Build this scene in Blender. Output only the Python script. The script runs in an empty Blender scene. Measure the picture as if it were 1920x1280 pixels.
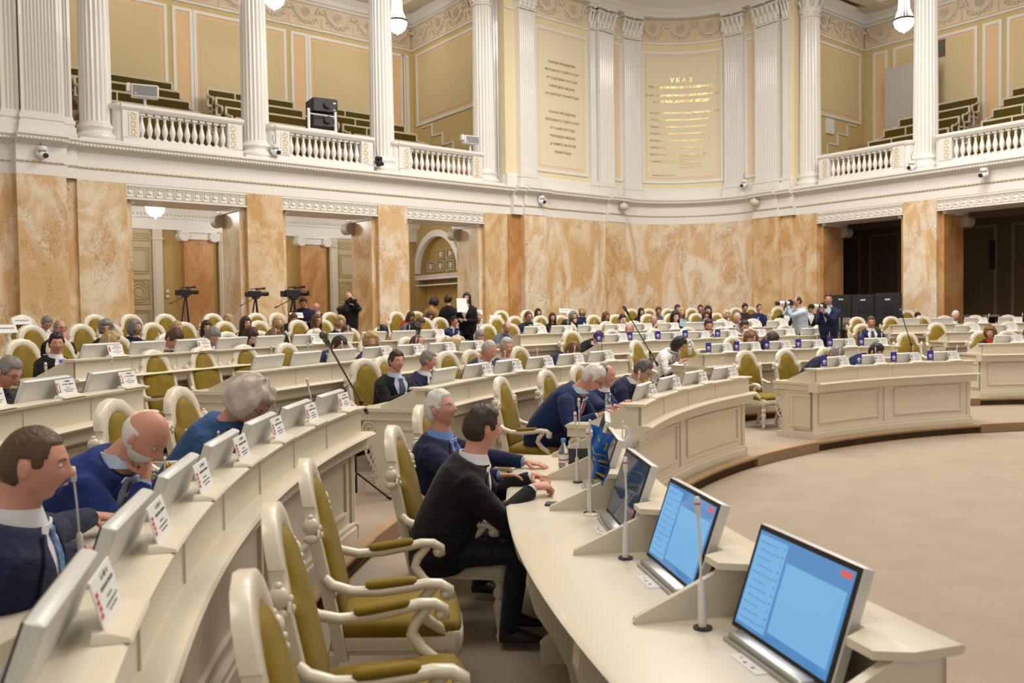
import bpy, math, random
from mathutils import Vector, Matrix
import numpy as np
random.seed(7)
PI=math.pi
scn=bpy.context.scene
COL=scn.collection
R_=math.radians
def sn(a): return math.sin(R_(a))
def cs(a): return math.cos(R_(a))
H=1.92
CX,CY=9.496,4.687
# ------------------------------------------------------------------ helpers
class MB:
    def __init__(s): s.v=[];s.f=[];s.m=[];s.M=None
    def add(s,vs,fs,mi=0):
        b=len(s.v)
        if s.M is not None: vs=[tuple(s.M@Vector(p)) for p in vs]
        s.v.extend([tuple(p) for p in vs]); s.f.extend([[b+i for i in q] for q in fs]); s.m.extend([mi]*len(fs))
    def box(s,x0,x1,y0,y1,z0,z1,mi=0,fn=None):
        vs=[(x,y,z) for z in (z0,z1) for y in (y0,y1) for x in (x0,x1)]
        if fn: vs=[fn(*p) for p in vs]
        s.add(vs,[(0,2,3,1),(4,5,7,6),(0,1,5,4),(2,6,7,3),(0,4,6,2),(1,3,7,5)],mi)
    def prism(s,poly,fn0,fn1,mi=0):
        n=len(poly); vs=[fn0(*p) for p in poly]+[fn1(*p) for p in poly]
        s.add(vs,[tuple(range(n))[::-1],tuple(range(n,2*n))]+[(i,(i+1)%n,n+(i+1)%n,n+i) for i in range(n)],mi)
    def loft(s,rings,mi=0,cap=True,closed=True):
        n=len(rings[0]); vs=[p for r in rings for p in r]; fs=[]
        for k in range(len(rings)-1):
            for i in range(n if closed else n-1):
                j=(i+1)%n; fs.append((k*n+i,k*n+j,(k+1)*n+j,(k+1)*n+i))
        if cap: fs+= [tuple(range(n))[::-1], tuple((len(rings)-1)*n+i for i in range(n))]
        s.add(vs,fs,mi)
    def lathe(s,prof,seg=16,o=(0,0,0),mi=0,fl=None):
        rings=[]
        for r,z in prof:
            rings.append([(o[0]+(r*(fl(i/seg) if fl else 1))*math.cos(2*PI*i/seg),o[1]+(r*(fl(i/seg) if fl else 1))*math.sin(2*PI*i/seg),o[2]+z) for i in range(seg)])
        s.loft(rings,mi)
    def tube(s,path,rad,seg=8,mi=0,sx=1,sy=1,cap=True,up=None):
        P=[Vector(p) for p in path]; n=len(P)
        if not hasattr(rad,'__len__'): rad=[rad]*n
        rings=[];ref=None
        for i in range(n):
            t=(P[min(i+1,n-1)]-P[max(i-1,0)])
            t=t.normalized() if t.length>1e-9 else Vector((0,0,1))
            if ref is None:
                a=Vector(up) if up else (Vector((0,0,1)) if abs(t.z)<.9 else Vector((0,1,0)))
                u=t.cross(a).normalized()
            else:
                u=(ref-t*ref.dot(t)); u=u.normalized() if u.length>1e-6 else ref
            ref=u; w=t.cross(u); r=rad[i]
            rings.append([P[i]+(u*(math.cos(2*PI*k/seg)*sx)+w*(math.sin(2*PI*k/seg)*sy))*r for k in range(seg)])
        s.loft(rings,mi,cap)
    def ball(s,c,r,seg=10,rings=7,mi=0,rot=None):
        if not hasattr(r,'__len__'): r=(r,r,r)
        R=[]
        for k in range(rings+1):
            a=-PI/2+PI*k/rings; a=max(min(a,PI/2-.02),-PI/2+.02)
            ring=[]
            for i in range(seg):
                p=Vector((r[0]*math.cos(a)*math.cos(2*PI*i/seg),r[1]*math.cos(a)*math.sin(2*PI*i/seg),r[2]*math.sin(a)))
                if rot: p=rot@p
                ring.append(p+Vector(c))
            R.append(ring)
        s.loft(R,mi)
    def rbox(s,x0,x1,y0,y1,z0,z1,b=.01,mi=0,fn=None):
        # box with chamfered vertical+horizontal edges (rings)
        def ring(z,i): return [(x0+i+b*a,y0+i+b*c,z) for a,c in ((0,1),(1,0))]+[(x1-i-b*a,y0+i+b*c,z) for a,c in ((1,0),(0,1))]+[(x1-i-b*a,y1-i-b*c,z) for a,c in ((0,1),(1,0))]+[(x0+i+b*a,y1-i-b*c,z) for a,c in ((1,0),(0,1))]
        R=[ring(z0,b*.7),ring(z0+b*.7,0),ring(z1-b*.7,0),ring(z1,b*.7)]
        if fn: R=[[fn(*p) for p in r] for r in R]
        s.loft(R,mi)
    def mesh(s,name,mats,smooth=None):
        me=bpy.data.meshes.new(name); me.from_pydata(s.v,[],s.f)
        if not isinstance(mats,(list,tuple)): mats=[mats]
        for m in mats: me.materials.append(m)
        if len(mats)>1: me.polygons.foreach_set('material_index',s.m)
        me.validate(); me.update()
        if smooth:
            me.polygons.foreach_set('use_smooth',[True]*len(me.polygons))
            if smooth<180: me.set_sharp_from_angle(angle=R_(smooth))
        return me
def link(name,me,parent=None,loc=(0,0,0),rz=0,kind=None,label=None,cat=None,group=None,rot=None,scale=None):
    o=bpy.data.objects.new(name,me); COL.objects.link(o); o.location=loc
    o.rotation_euler=rot if rot else (0,0,rz)
    if scale: o.scale=(scale,)*3 if not hasattr(scale,'__len__') else scale
    if parent: o.parent=parent
    if kind: o['kind']=kind
    if label: o['label']=label
    if cat: o['category']=cat
    if group: o['group']=group
    return o
def part(name,mb,mats,parent,smooth=None,**k): return link(name,mb.mesh(name,mats,smooth),parent,**k)
def struct(name,mb,mats,smooth=None,parent=None): return link(name,mb.mesh(name,mats,smooth),parent,kind='structure')
def thing(name,label,cat,loc=(0,0,0),rz=0,group=None,rot=None,scale=None): return link(name,None,None,loc,rz,None,label,cat,group,rot,scale)
def dup(src,loc,rz,label,group=None,scale=None,keep=None):
    r=src.copy(); COL.objects.link(r); r.location=loc; r.rotation_euler=(0,0,rz); r['label']=label
    if group: r['group']=group
    if scale: r.scale=(scale,)*3
    for ch in src.children:
        if keep and not keep(ch): continue
        c=ch.copy(); COL.objects.link(c); c.parent=r
        for g in ch.children:
            d=g.copy(); COL.objects.link(d); d.parent=c
    return r
# ------------------------------------------------------------------ materials
MATS={}
def mat(name,col=(.8,.8,.8),rough=.5,metal=0,spec=.5,sheen=0,emit=None,es=0,coat=0,bump=None,var=None,trans=0,alpha=1):
    if name in MATS: return MATS[name]
    m=bpy.data.materials.new(name); m.use_nodes=True; nt=m.node_tree; b=nt.nodes['Principled BSDF']
    b.inputs['Base Color'].default_value=(*col,1); b.inputs['Roughness'].default_value=rough; b.inputs['Metallic'].default_value=metal
    b.inputs['Specular IOR Level'].default_value=spec; b.inputs['Sheen Weight'].default_value=sheen; b.inputs['Coat Weight'].default_value=coat
    b.inputs['Transmission Weight'].default_value=trans; b.inputs['Alpha'].default_value=alpha
    if emit: b.inputs['Emission Color'].default_value=(*emit,1); b.inputs['Emission Strength'].default_value=es
    tc=None
    if bump or var:
        tc=nt.nodes.new('ShaderNodeTexCoord')
    if var: # (scale, amount, color2)
        n=nt.nodes.new('ShaderNodeTexNoise'); n.inputs['Scale'].default_value=var[0]; n.inputs['Detail'].default_value=5
        nt.links.new(tc.outputs['Object'],n.inputs['Vector'])
        r=nt.nodes.new('ShaderNodeMapRange'); r.inputs[1].default_value=.35; r.inputs[2].default_value=.65; r.inputs[4].default_value=var[1]
        nt.links.new(n.outputs['Fac'],r.inputs[0])
        x=nt.nodes.new('ShaderNodeMix'); x.data_type='RGBA'; x.inputs[6].default_value=(*col,1); x.inputs[7].default_value=(*var[2],1)
        nt.links.new(r.outputs[0],x.inputs[0]); nt.links.new(x.outputs[2],b.inputs['Base Color'])
    if bump: # (scale, strength, distance, stretch)
        n=nt.nodes.new('ShaderNodeTexNoise'); n.inputs['Scale'].default_value=bump[0]; n.inputs['Detail'].default_value=3
        mp=nt.nodes.new('ShaderNodeMapping'); mp.inputs['Scale'].default_value=bump[3] if len(bump)>3 else (1,1,1)
        nt.links.new(tc.outputs['Object'],mp.inputs[0]); nt.links.new(mp.outputs[0],n.inputs['Vector'])
        bp=nt.nodes.new('ShaderNodeBump'); bp.inputs['Strength'].default_value=bump[1]; bp.inputs['Distance'].default_value=bump[2]
        nt.links.new(n.outputs['Fac'],bp.inputs['Height']); nt.links.new(bp.outputs[0],b.inputs['Normal'])
    MATS[name]=m; return m
def marble(name,c1,c2,c3,seed):
    m=bpy.data.materials.new(name); m.use_nodes=True; nt=m.node_tree; b=nt.nodes['Principled BSDF']; L=nt.links; N=nt.nodes.new
    tc=N('ShaderNodeTexCoord'); mp=N('ShaderNodeMapping'); mp.inputs['Location'].default_value=(seed*7.3,seed*3.1,seed*1.7); mp.inputs['Rotation'].default_value=(.3,.5,.2)
    mp.inputs['Scale'].default_value=(1,1,.55); L.new(tc.outputs['Object'],mp.inputs[0])
    def noise(s,d,dist,src=mp):
        n=N('ShaderNodeTexNoise'); n.inputs['Scale'].default_value=s; n.inputs['Detail'].default_value=d; n.inputs['Distortion'].default_value=dist; n.inputs['Roughness'].default_value=.6
        L.new(src.outputs[0],n.inputs['Vector']); return n
    big=noise(1.05,7,1.9); r1=N('ShaderNodeValToRGB'); e=r1.color_ramp.elements; e[0].position=.42; e[0].color=(*c1,1); e[1].position=.58; e[1].color=(*c2,1)
    x=e.new(.5); x.color=(*[(a*.55+d*.45) for a,d in zip(c1,c2)],1)
    L.new(big.outputs['Fac'],r1.inputs[0])
    # fine veins
    v=noise(6.5,9,3.4); vr=N('ShaderNodeValToRGB'); q=vr.color_ramp.elements; q[0].position=.47; q[0].color=(0,0,0,1); q[1].position=.5; q[1].color=(1,1,1,1); y=q.new(.53); y.color=(0,0,0,1)
    L.new(v.outputs['Fac'],vr.inputs[0])
    msk=noise(1.6,3,.6); mr=N('ShaderNodeMapRange'); mr.inputs[1].default_value=.44; mr.inputs[2].default_value=.60; L.new(msk.outputs['Fac'],mr.inputs[0])
    mu=N('ShaderNodeMath'); mu.operation='MULTIPLY'; L.new(vr.outputs[0],mu.inputs[0]); L.new(mr.outputs[0],mu.inputs[1])
    mu2=N('ShaderNodeMath'); mu2.operation='MULTIPLY'; mu2.inputs[1].default_value=.95; L.new(mu.outputs[0],mu2.inputs[0])
    sp=noise(14,5,1.0); sr=N('ShaderNodeMapRange'); sr.inputs[1].default_value=.5; sr.inputs[2].default_value=.72; sr.inputs[4].default_value=.35; L.new(sp.outputs['Fac'],sr.inputs[0])
    m1=N('ShaderNodeMix'); m1.data_type='RGBA'; L.new(sr.outputs[0],m1.inputs[0]); L.new(r1.outputs[0],m1.inputs[6]); m1.inputs[7].default_value=(*[a*.8 for a in c2],1)
    m2=N('ShaderNodeMix'); m2.data_type='RGBA'; L.new(mu2.outputs[0],m2.inputs[0]); L.new(m1.outputs[2],m2.inputs[6]); m2.inputs[7].default_value=(*c3,1)
    L.new(m2.outputs[2],b.inputs['Base Color']); b.inputs['Roughness'].default_value=.32
    return m
MB1=[marble('marble_cream_orange_%d'%i,c1,c2,(.30,.13,.04),i) for i,(c1,c2) in enumerate([((.80,.70,.54),(.66,.44,.215)),((.76,.62,.43),(.62,.38,.165)),((.80,.71,.57),(.68,.46,.24)),((.75,.59,.38),(.60,.36,.15))])]
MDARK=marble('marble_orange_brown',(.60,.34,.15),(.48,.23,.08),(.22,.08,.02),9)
white=mat('painted_white_plaster',(.80,.78,.74),.45)
wcol=mat('glossy_white_column',(.78,.765,.73),.22,coat=.25)
cream=mat('cream_lacquer',(.70,.635,.515),.32,coat=.15)
yellow=mat('yellow_wall',(.66,.505,.235),.75)
yellowL=mat('pale_yellow_field',(.70,.57,.33),.8,bump=(60,.15,.01))
ylight=mat('ivory_panel',(.78,.70,.52),.8)
peach=mat('peach_band',(.82,.56,.33),.75)
peachL=mat('pale_peach_field',(.80,.64,.46),.8)
ochre=mat('ochre_wall',(.50,.34,.12),.7)
doorm=mat('door_beige_paint',(.50,.42,.29),.45)
doorg=mat('door_gilt_line',(.42,.31,.09),.5)
carpet=mat('beige_carpet',(.37,.295,.225),.95,spec=.1,sheen=.2,var=(2.2,.55,(.42,.345,.27)),bump=(220,.5,.01))
carpetE=mat('tan_carpet_edge',(.42,.29,.175),.95,spec=.1,var=(3,.5,(.36,.24,.14)))
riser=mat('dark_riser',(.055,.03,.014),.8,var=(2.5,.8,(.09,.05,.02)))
gold=mat('brass',(.75,.52,.2),.28,metal=1)
gild=mat('gold_leaf',(.72,.56,.26),.4,metal=.7)
velvet=mat('olive_velvet',(.185,.118,.008),.7,spec=.2,sheen=.06,bump=(90,.25,.004),var=(7,.7,(.27,.185,.016)))
velvetB=mat('bench_olive_velvet',(.10,.066,.008),.8,spec=.15,sheen=.05)
silver=mat('silver_monitor_shell',(.62,.62,.60),.42,metal=.15,spec=.4)
silverD=mat('silver_stand',(.42,.42,.41),.35,metal=.7)
black=mat('black_plastic',(.012,.012,.013),.45)
blackm=mat('black_metal',(.02,.02,.022),.35,metal=.3)
whitep=mat('white_paper',(.80,.80,.80),.7)
inkm=mat('grey_ink',(.14,.14,.16),.7)
redm=mat('red_ink',(.55,.05,.06),.6)
micw=mat('mic_ivory',(.75,.72,.65),.4)
woodb=mat('brown_panel',(.19,.10,.042),.5)
darkc=mat('dark_corridor_wall',(.13,.088,.04),.8)  # corridor shade darkens this wall colour
chrome=mat('chrome',(.7,.7,.7),.15,metal=1)
# ------------------------------------------------------------------ camera
PIT,ROL=-.0324,-.0142
c_,s_=math.cos(ROL),math.sin(ROL); cp,sp=math.cos(PIT),math.sin(PIT)
rv=Vector((1,0,0));uv=Vector((0,-sp,cp));fw=Vector((0,cp,sp))
ri=rv*c_+uv*s_; up=-rv*s_+uv*c_
M=Matrix(((ri.x,up.x,-fw.x,0),(ri.y,up.y,-fw.y,0),(ri.z,up.z,-fw.z,H),(0,0,0,1)))
cd=bpy.data.cameras.new('camera'); cam=bpy.data.objects.new('camera',cd); COL.objects.link(cam); cam.matrix_world=M
cd.sensor_width=36; cd.lens=36*1628.6/1920; cd.clip_start=.05; cd.clip_end=200
cd.dof.use_dof=True; cd.dof.focus_distance=7.0; cd.dof.aperture_fstop=3.6
scn.camera=cam
def ray(u,v):
    x=(u-960)/1628.6;y=-(v-640)/1628.6
    return ri*x+up*y+fw
def gz(u,v,z):
    r=ray(u,v); t=(z-H)/r.z; return (r.x*t,r.y*t)
def azR(u,Rr,v=600,far=True):
    r=ray(u,v); d=Vector((r.x,r.y)).normalized(); C=Vector((CX,CY)); b=-d.dot(C); c=C.dot(C)-Rr*Rr
    D=max(b*b-c,0); t=-b+(math.sqrt(D) if far else -math.sqrt(D)); return (d.x*t,d.y*t)
def zat(u,v,p):
    r=ray(u,v); return H+r.z*math.hypot(*p)/math.hypot(r.x,r.y)
# ------------------------------------------------------------------ wall frames
class Fr:
    def __init__(s,m,d,sign): s.m=m; s.d=d; s.n=(-d[1],d[0]) if sign>0 else (d[1],-d[0])
    def p(s,a,o,z): return (s.m[0]+s.d[0]*a+s.n[0]*o, s.m[1]+s.d[1]*a+s.n[1]*o, z)
    def on(s,u,v,o):
        r=ray(u,v); t=(s.m[0]*s.n[0]+s.m[1]*s.n[1]+o)/(r.x*s.n[0]+r.y*s.n[1]); x,y=r.x*t-s.m[0],r.y*t-s.m[1]
        return x*s.d[0]+y*s.d[1], r.z*t+H
FL=Fr((-5.0111,20.8957),(.76472,.64437),1)
FRt=Fr((10.6558,23.5905),(.59016,-.80729),-1)
assert FRt.n[0]>0 or True
if FRt.n[0]<0: FRt=Fr(FRt.m,FRt.d,1)
# corner path: L-line at offset -.16 from s=6.3, fillet, R-line
def pathpts():
    a0=FL.p(0,-.16,0); b0=FRt.p(0,-.16,0); d1=FL.d; d2=FRt.d
    det=d1[0]*(-d2[1])+d2[0]*d1[1]; dx,dy=b0[0]-a0[0],b0[1]-a0[1]
    sL=(dx*(-d2[1])+d2[0]*dy)/det
    X=(a0[0]+d1[0]*sL,a0[1]+d1[1]*sL); sR=(X[0]-b0[0])*d2[0]+(X[1]-b0[1])*d2[1]
    T=sL-11.15; dot=d1[0]*d2[0]+d1[1]*d2[1]; turn=math.acos(dot); r=T/math.tan(turn/2)
    pts=[];
    n=8
    for i in range(n+1):
        a=6.3+(11.15-6.3)*i/n; pts.append(FL.p(a,-.16,0)[:2])
    c=(pts[-1][0]-FL.n[0]*r,pts[-1][1]-FL.n[1]*r); a0=math.atan2(FL.n[1],FL.n[0])
    for i in range(1,25): 
        a=a0-turn*i/24; pts.append((c[0]+r*math.cos(a),c[1]+r*math.sin(a)))
    sE=sR+T
    for i in range(1,n+1):
        a=sE+( -3.3-sE)*i/n; pts.append(FRt.p(a,-.16,0)[:2])
    return pts
PP=pathpts()
PL=[0]
for a,b in zip(PP,PP[1:]): PL.append(PL[-1]+math.hypot(b[0]-a[0],b[1]-a[1]))
class Path:
    def at(s,q,o):
        q=min(max(q,0),PL[-1]-1e-6); i=0
        while PL[i+1]<q: i+=1
        t=(q-PL[i])/(PL[i+1]-PL[i]); a,b=PP[i],PP[i+1]
        def nrm(k):
            a,b=PP[max(k-1,0)],PP[min(k+1,len(PP)-1)]; dx,dy=b[0]-a[0],b[1]-a[1]; l=math.hypot(dx,dy); return (-dy/l,dx/l)
        n0,n1=nrm(i),nrm(i+1); nx,ny=n0[0]*(1-t)+n1[0]*t,n0[1]*(1-t)+n1[1]*t
        return (a[0]+(b[0]-a[0])*t+nx*o,a[1]+(b[1]-a[1])*t+ny*o)
    def p(s,q,o,z): x,y=s.at(q,o); return (x,y,z)
    def qu(s,u):
        best=None
        r=ray(u,330); az=math.atan2(r.x,r.y); q=0; prev=None
        while q<PL[-1]:
            x,y=s.at(q,0); e=math.atan2(x,y)-az
            if prev is not None and prev[1]<=0<e: return prev[0]+(q-prev[0])*(-prev[1])/(e-prev[1])
            prev=(q,e); q+=.05
        return q
PT=Path()
def sweep(mb,fr,prof,a0,a1,step=None,mi=0):
    n=1 if step is None else max(1,int(abs(a1-a0)/step))
    mb.loft([[fr.p(a0+(a1-a0)*i/n,o,z) for o,z in prof] for i in range(n+1)],mi)
def fbox(mb,fr,a0,a1,o0,o1,z0,z1,mi=0,step=None): sweep(mb,fr,[(o0,z0),(o1,z0),(o1,z1),(o0,z1)],a0,a1,step,mi)
def frame_mould(mb,fr,a0,a1,z0,z1,o,w=.05,t=.03,mi=0,step=None):
    fbox(mb,fr,a0,a1,o-t,o+.01,z1-w,z1,mi,step); fbox(mb,fr,a0,a1,o-t,o+.01,z0,z0+w,mi,step)
    fbox(mb,fr,a0,a0+w,o-t,o+.01,z0+w,z1-w,mi); fbox(mb,fr,a1-w,a1,o-t,o+.01,z0+w,z1-w,mi)
# ================================================================== ARCHITECTURE
ZM,ZC,ZT=4.765,5.40,5.56       # marble top, cornice underside, gallery floor
PILL=[-4.45,-.905,2.585,6.09]
def cornice_prof(o): return [(o+.3,ZM),(o,ZM),(o,5.0),(o-.02,5.0),(o-.02,5.33),(o-.07,5.36),(o-.09,5.40),(o-.20,5.41),(o-.22,5.47),(o-.26,5.50),(o-.26,5.54),(o-.2,ZT),(o+.3,ZT)]
def entab(name,fr,a0,a1,step=None,breaks=()):
    mb=MB(); sweep(mb,fr,cornice_prof(0),a0,a1,step)
    for b0,b1,dz in breaks: sweep(mb,fr,cornice_prof(-dz),b0,b1,step)
    o=struct(name,mb,white,30)
    # egg and dart row under the cornice lip + rope line
    mb=MB(); n=int((a1-a0)/.07)
    for i in range(n):
        a=a0+(a1-a0)*(i+.5)/n; off=0
        for b0,b1,dz in breaks:
            if b0-.05<a<b1+.05: off=-dz
        fbox(mb,fr,a-.022,a+.022,off-.235,off-.19,5.42,5.455)
    part('dentil_row',mb,white,o)
    mb=MB(); m=max(4,int((a1-a0)/.5)); n=int((a1-a0)/.1)
    for i in range(n):
        a=a0+(a1-a0)*(i+.5)/n; off=0
        for b0,b1,dz in breaks:
            if b0<a<b1: off=-dz
        fbox(mb,fr,a-.036,a+.036,off-.032,off-.015,5.0,5.028)
    part('gilt_rope_moulding',mb,mat('rope_gilt',(.50,.38,.17),.5,metal=.2),o)
    return o
entab('wall_left_entablature',FL,-9.5,6.62,None,((-6.05,-5.15,.2),(-5.15,-4.93,.06)))
entab('wall_back_entablature',PT,.25,PL[-1]-.1,.12,tuple((PT.qu(a),PT.qu(b),.1) for a,b in ((979,1020),(1134,1168),(1415,1461))))
entab('wall_right_entablature',FRt,-3.62,9)
# marble pillars -----------------------------------------------------------
def pillar(fr,c,w,name,mi,right):
    mb=MB(); fbox(mb,fr,c-w,c+w,0,.14,-.2,ZM); o=struct(name,mb,MB1[mi%4])
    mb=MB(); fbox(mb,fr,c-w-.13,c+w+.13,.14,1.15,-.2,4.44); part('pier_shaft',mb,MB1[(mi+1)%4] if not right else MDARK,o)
    mb=MB()
    for e in (-1,1):
        a=c+e*(w+.13); a0,a1=(a-.02,a+.07) if e>0 else (a-.07,a+.02)
        fbox(mb,fr,a0,a1,.12,1.2,4.36,4.40); fbox(mb,fr,(a0-.02*(e<0)),(a1+.02*(e>0)),.10,1.22,4.40,4.47)
    part('pier_capital',mb,white,o)
    # ionic scroll seen at the back of the pier
    mb=MB()
    for e in (-1,1):
        rr=[(.02,0),(.13,0),(.15,.03),(.15,.45),(.13,.48),(.02,.48)]
        A=Vector(fr.p(c+e*(w+.22),1.0,4.2)); d=Vector((fr.n[0],fr.n[1],0)); mb.tube([A,A+d*.3],.15,14)
    fbox(mb,fr,c-w-.2,c+w+.2,1.0,1.3,4.3,4.44)
    part('pier_scroll',mb,mat('scroll_stone',(.48,.41,.30),.6),o,30)
    return o
for i,c in enumerate(PILL): pillar(FL,c,.44 if 0<i<3 else .48,'wall_left_pillar',i,0)
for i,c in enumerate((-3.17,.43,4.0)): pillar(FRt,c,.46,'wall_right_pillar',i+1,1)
# solid marble walls
def slab(name,fr,a0,a1,o,m,step=None,t=.6,z1=ZM):
    mb=MB(); fbox(mb,fr,a0,a1,o,o+t,-.2,z1,step=step); return struct(name,mb,m)
slab('wall_left_recess',FL,-5.2,-4.9,.06,MB1[1]); slab('wall_left_pilaster',FL,-6.05,-5.17,-.2,MB1[0]); slab('wall_left_field',FL,-9.6,-6.05,-.04,MB1[1])
slab('wall_back_recess',PT,.15,PT.qu(979),.12,MDARK); 
slab('wall_back_pilaster',PT,PT.qu(979),PT.qu(1020),-.08,MB1[2],.3)
slab('wall_back_field',PT,PT.qu(1020),PT.qu(1131),.0,MB1[0],.3)
slab('wall_back_pilaster',PT,PT.qu(1134),PT.qu(1168),-.08,MB1[1],.2)
slab('wall_back_curve',PT,PT.qu(1131),PT.qu(1418),.0,MB1[2],.12)
slab('wall_back_pilaster',PT,PT.qu(1415),PT.qu(1461),-.08,MB1[3],.2)
slab('wall_back_recess',PT,PT.qu(1461),PL[-1]-.2,.1,MB1[1],.3)
# lintels with greek key ----------------------------------------------------
def lintel(fr,a0,a1,name):
    mb=MB(); fbox(mb,fr,a0,a1,.04,1.1,4.47,ZM); fbox(mb,fr,a0,a1,.0,1.12,4.44,4.475); fbox(mb,fr,a0,a1,.01,.05,4.715,ZM)
    o=struct(name,mb,white)
    mb=MB(); w=.20; n=int((a1-a0)/w); w=(a1-a0)/n; t=.012
    for i in range(n):
        b=a0+i*w
        def st(x0,x1,z0,z1): fbox(mb,fr,b+x0*w,b+x1*w,.022,.045,4.495+z0*.2,4.495+z1*.2)
        st(0,.9,0,.1);st(.8,.9,0,.9);st(.2,.9,.85,.95);st(.2,.3,.35,.95);st(.2,.6,.35,.45);st(.0,.1,0,1.0);st(0,1,.99,1.07)
    part('greek_key_band',mb,mat('key_relief',(.74,.70,.62),.6),o)
for a,b in zip(PILL,PILL[1:]): lintel(FL,a+(.48 if a<-4 else .44),b-(.48 if b>6 else .44),'wall_left_lintel')
for a,b in ((-3.17,.43),(.43,4.0),(4.0,7.6)): lintel(FRt,a+.46,b-.46,'wall_right_lintel')
# corridors -----------------------------------------------------------------
ZB=.85
mb=MB(); fbox(mb,FL,-12,6.72,5.1,5.3,-.2,6.5); struct('wall_left_corridor',mb,ochre)
mb=MB(); fbox(mb,FL,-12,6.72,1.1,5.1,4.95,5.15); struct('ceiling_left_corridor',mb,white)
mb=MB(); sweep(mb,FL,[(5.1,4.33),(5.0,4.33),(5.0,4.62),(4.96,4.64),(4.96,4.70),(4.86,4.74),(4.80,4.86),(4.74,4.95),(5.1,4.95)],-12,6.7)
n=170
for i in range(n): fbox(mb,FL,-10+.098*i,-10+.098*i+.055,4.88,4.98,4.70,4.75)
struct('trim_1',mb,white)
mb=MB(); sweep(mb,FL,[(1.15,4.95),(1.35,4.95),(1.3,4.8),(1.15,4.7)],-12,6.7); struct('trim_2',mb,white)
cor=FL.p(6.7,5.1,0); FLe=Fr((cor[0],cor[1]),FRt.d,1)   # end wall of the left corridor and gallery: a runs towards the hall
mb=MB(); fbox(mb,FLe,-.3,3.95,.35,.5,-.2,6.5)            # behind the niche
fbox(mb,FLe,-.3,0,.0,.4,-.2,ZT); fbox(mb,FLe,2.75,3.95,0,.4,-.2,ZT)
# wall face with arched opening
A0,A1,ZS=.1,2.62,3.28; ac=(A0+A1)/2; ar=(A1-A0)/2
N=20; arch=[(ac+ar*math.cos(PI*i/N),ZS+ar*.93*math.sin(PI*i/N)) for i in range(N+1)]
for i in range(N):
    (x0,z0),(x1,z1)=arch[i],arch[i+1]
    mb.loft([[FLe.p(x0,.0,z0),FLe.p(x0,.0,ZT),FLe.p(x0,.35,ZT),FLe.p(x0,.35,z0)],[FLe.p(x1,.0,z1),FLe.p(x1,.0,ZT),FLe.p(x1,.35,ZT),FLe.p(x1,.35,z1)]])
fbox(mb,FLe,0,A0,0,.35,-.2,ZT);fbox(mb,FLe,A1,2.75,0,.35,-.2,ZT)
w=struct('wall_corridor_end',mb,ochre)
mb=MB()
for i in range(N):
    r=[]
    for (x,z) in (arch[i],arch[i+1]):
        dx,dz=x-ac,z-ZS; l=math.hypot(dx,dz) or 1; dx/=l;dz/=l
        r.append([FLe.p(x-dx*.02,-.05,z-dz*.02),FLe.p(x+dx*.19,-.05,z+dz*.19),FLe.p(x+dx*.19,.03,z+dz*.19),FLe.p(x-dx*.02,.1,z-dz*.02)])
    mb.loft(r)
fbox(mb,FLe,-.1,A1+.25,-.08,.3,3.16,3.2); fbox(mb,FLe,-.06,A1+.2,-.05,.3,3.06,3.16); fbox(mb,FLe,-.05,A1+.1,-.03,.3,2.86,2.9)
part('arch_moulding',mb,white,w)
mb=MB(); mb2=MB()
for r in range(3):
    for c in range(-1,3):
        x=ac+(c-.5)*.62*(1-.06*r)+.0; z=3.5+r*.38
        if (abs(x-ac)+.2)**2+((z-ZS+.2)/.93)**2>ar*ar: continue
        k=.24-.03*r
        frame_mould(mb,FLe,x-k,x+k,z-k*.75,z+k*.75,.34,.035,.05)
        for j in range(6):
            a=j*PI/3; mb2.ball(FLe.p(x+.07*math.cos(a),.32,z+.07*math.sin(a)),(.04,.04,.035),6,4)
        mb2.ball(FLe.p(x,.3,z),.04,6,4)
part('coffer_frames',mb,mat('coffer_stone',(.55,.45,.31),.6),w); part('coffer_rosettes',mb2,white,w,60)
def door(k,fr,o,a0,a1,n):
    mb=MB(); fbox(mb,fr,a0+.28,a1-.28,o-.05,o,-.1,4.33); d=struct('door_%d'%n,mb,doorm)
    mb=MB()
    for e in (a0,a1-.26): 
        fbox(mb,fr,e,e+.26,o-.12,o,ZB,4.33); fbox(mb,fr,e+.05,e+.21,o-.14,o-.11,ZB,4.0); fbox(mb,fr,e-.02,e+.28,o-.15,o,4.05,4.1)
    part('door_frame',mb,mat('door_jamb_paint',(.66,.60,.48),.5),d)
    mb=MB(); mid=(a0+a1)/2
    for x0,x1 in ((a0+.34,mid-.05),(mid+.05,a1-.34)):
        for z0,z1 in ((4.0,4.22),(3.12,3.84),(2.3,2.98),(1.1,2.16)):
            frame_mould(mb,fr,x0,x1,z0,z1,o-.05,.03,.02)
            if z0!=2.3: frame_mould(mb,fr,x0+.07,x1-.07,z0+.07,z1-.07,o-.05,.015,.02) 
        xc=(x0+x1)/2
        for rr in (.27,.2,.12):
            mb.tube([fr.p(xc+rr*math.cos(2*PI*i/24),o-.06,2.64+rr*1.05*math.sin(2*PI*i/24)) for i in range(25)],.013,5)
    part('door_mouldings',mb,doorg,d)
for i,k in enumerate((-2,-1,0,1)): door(k,FL,5.1,-.05+3.49*k,1.88+3.49*k,i+1)
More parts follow.
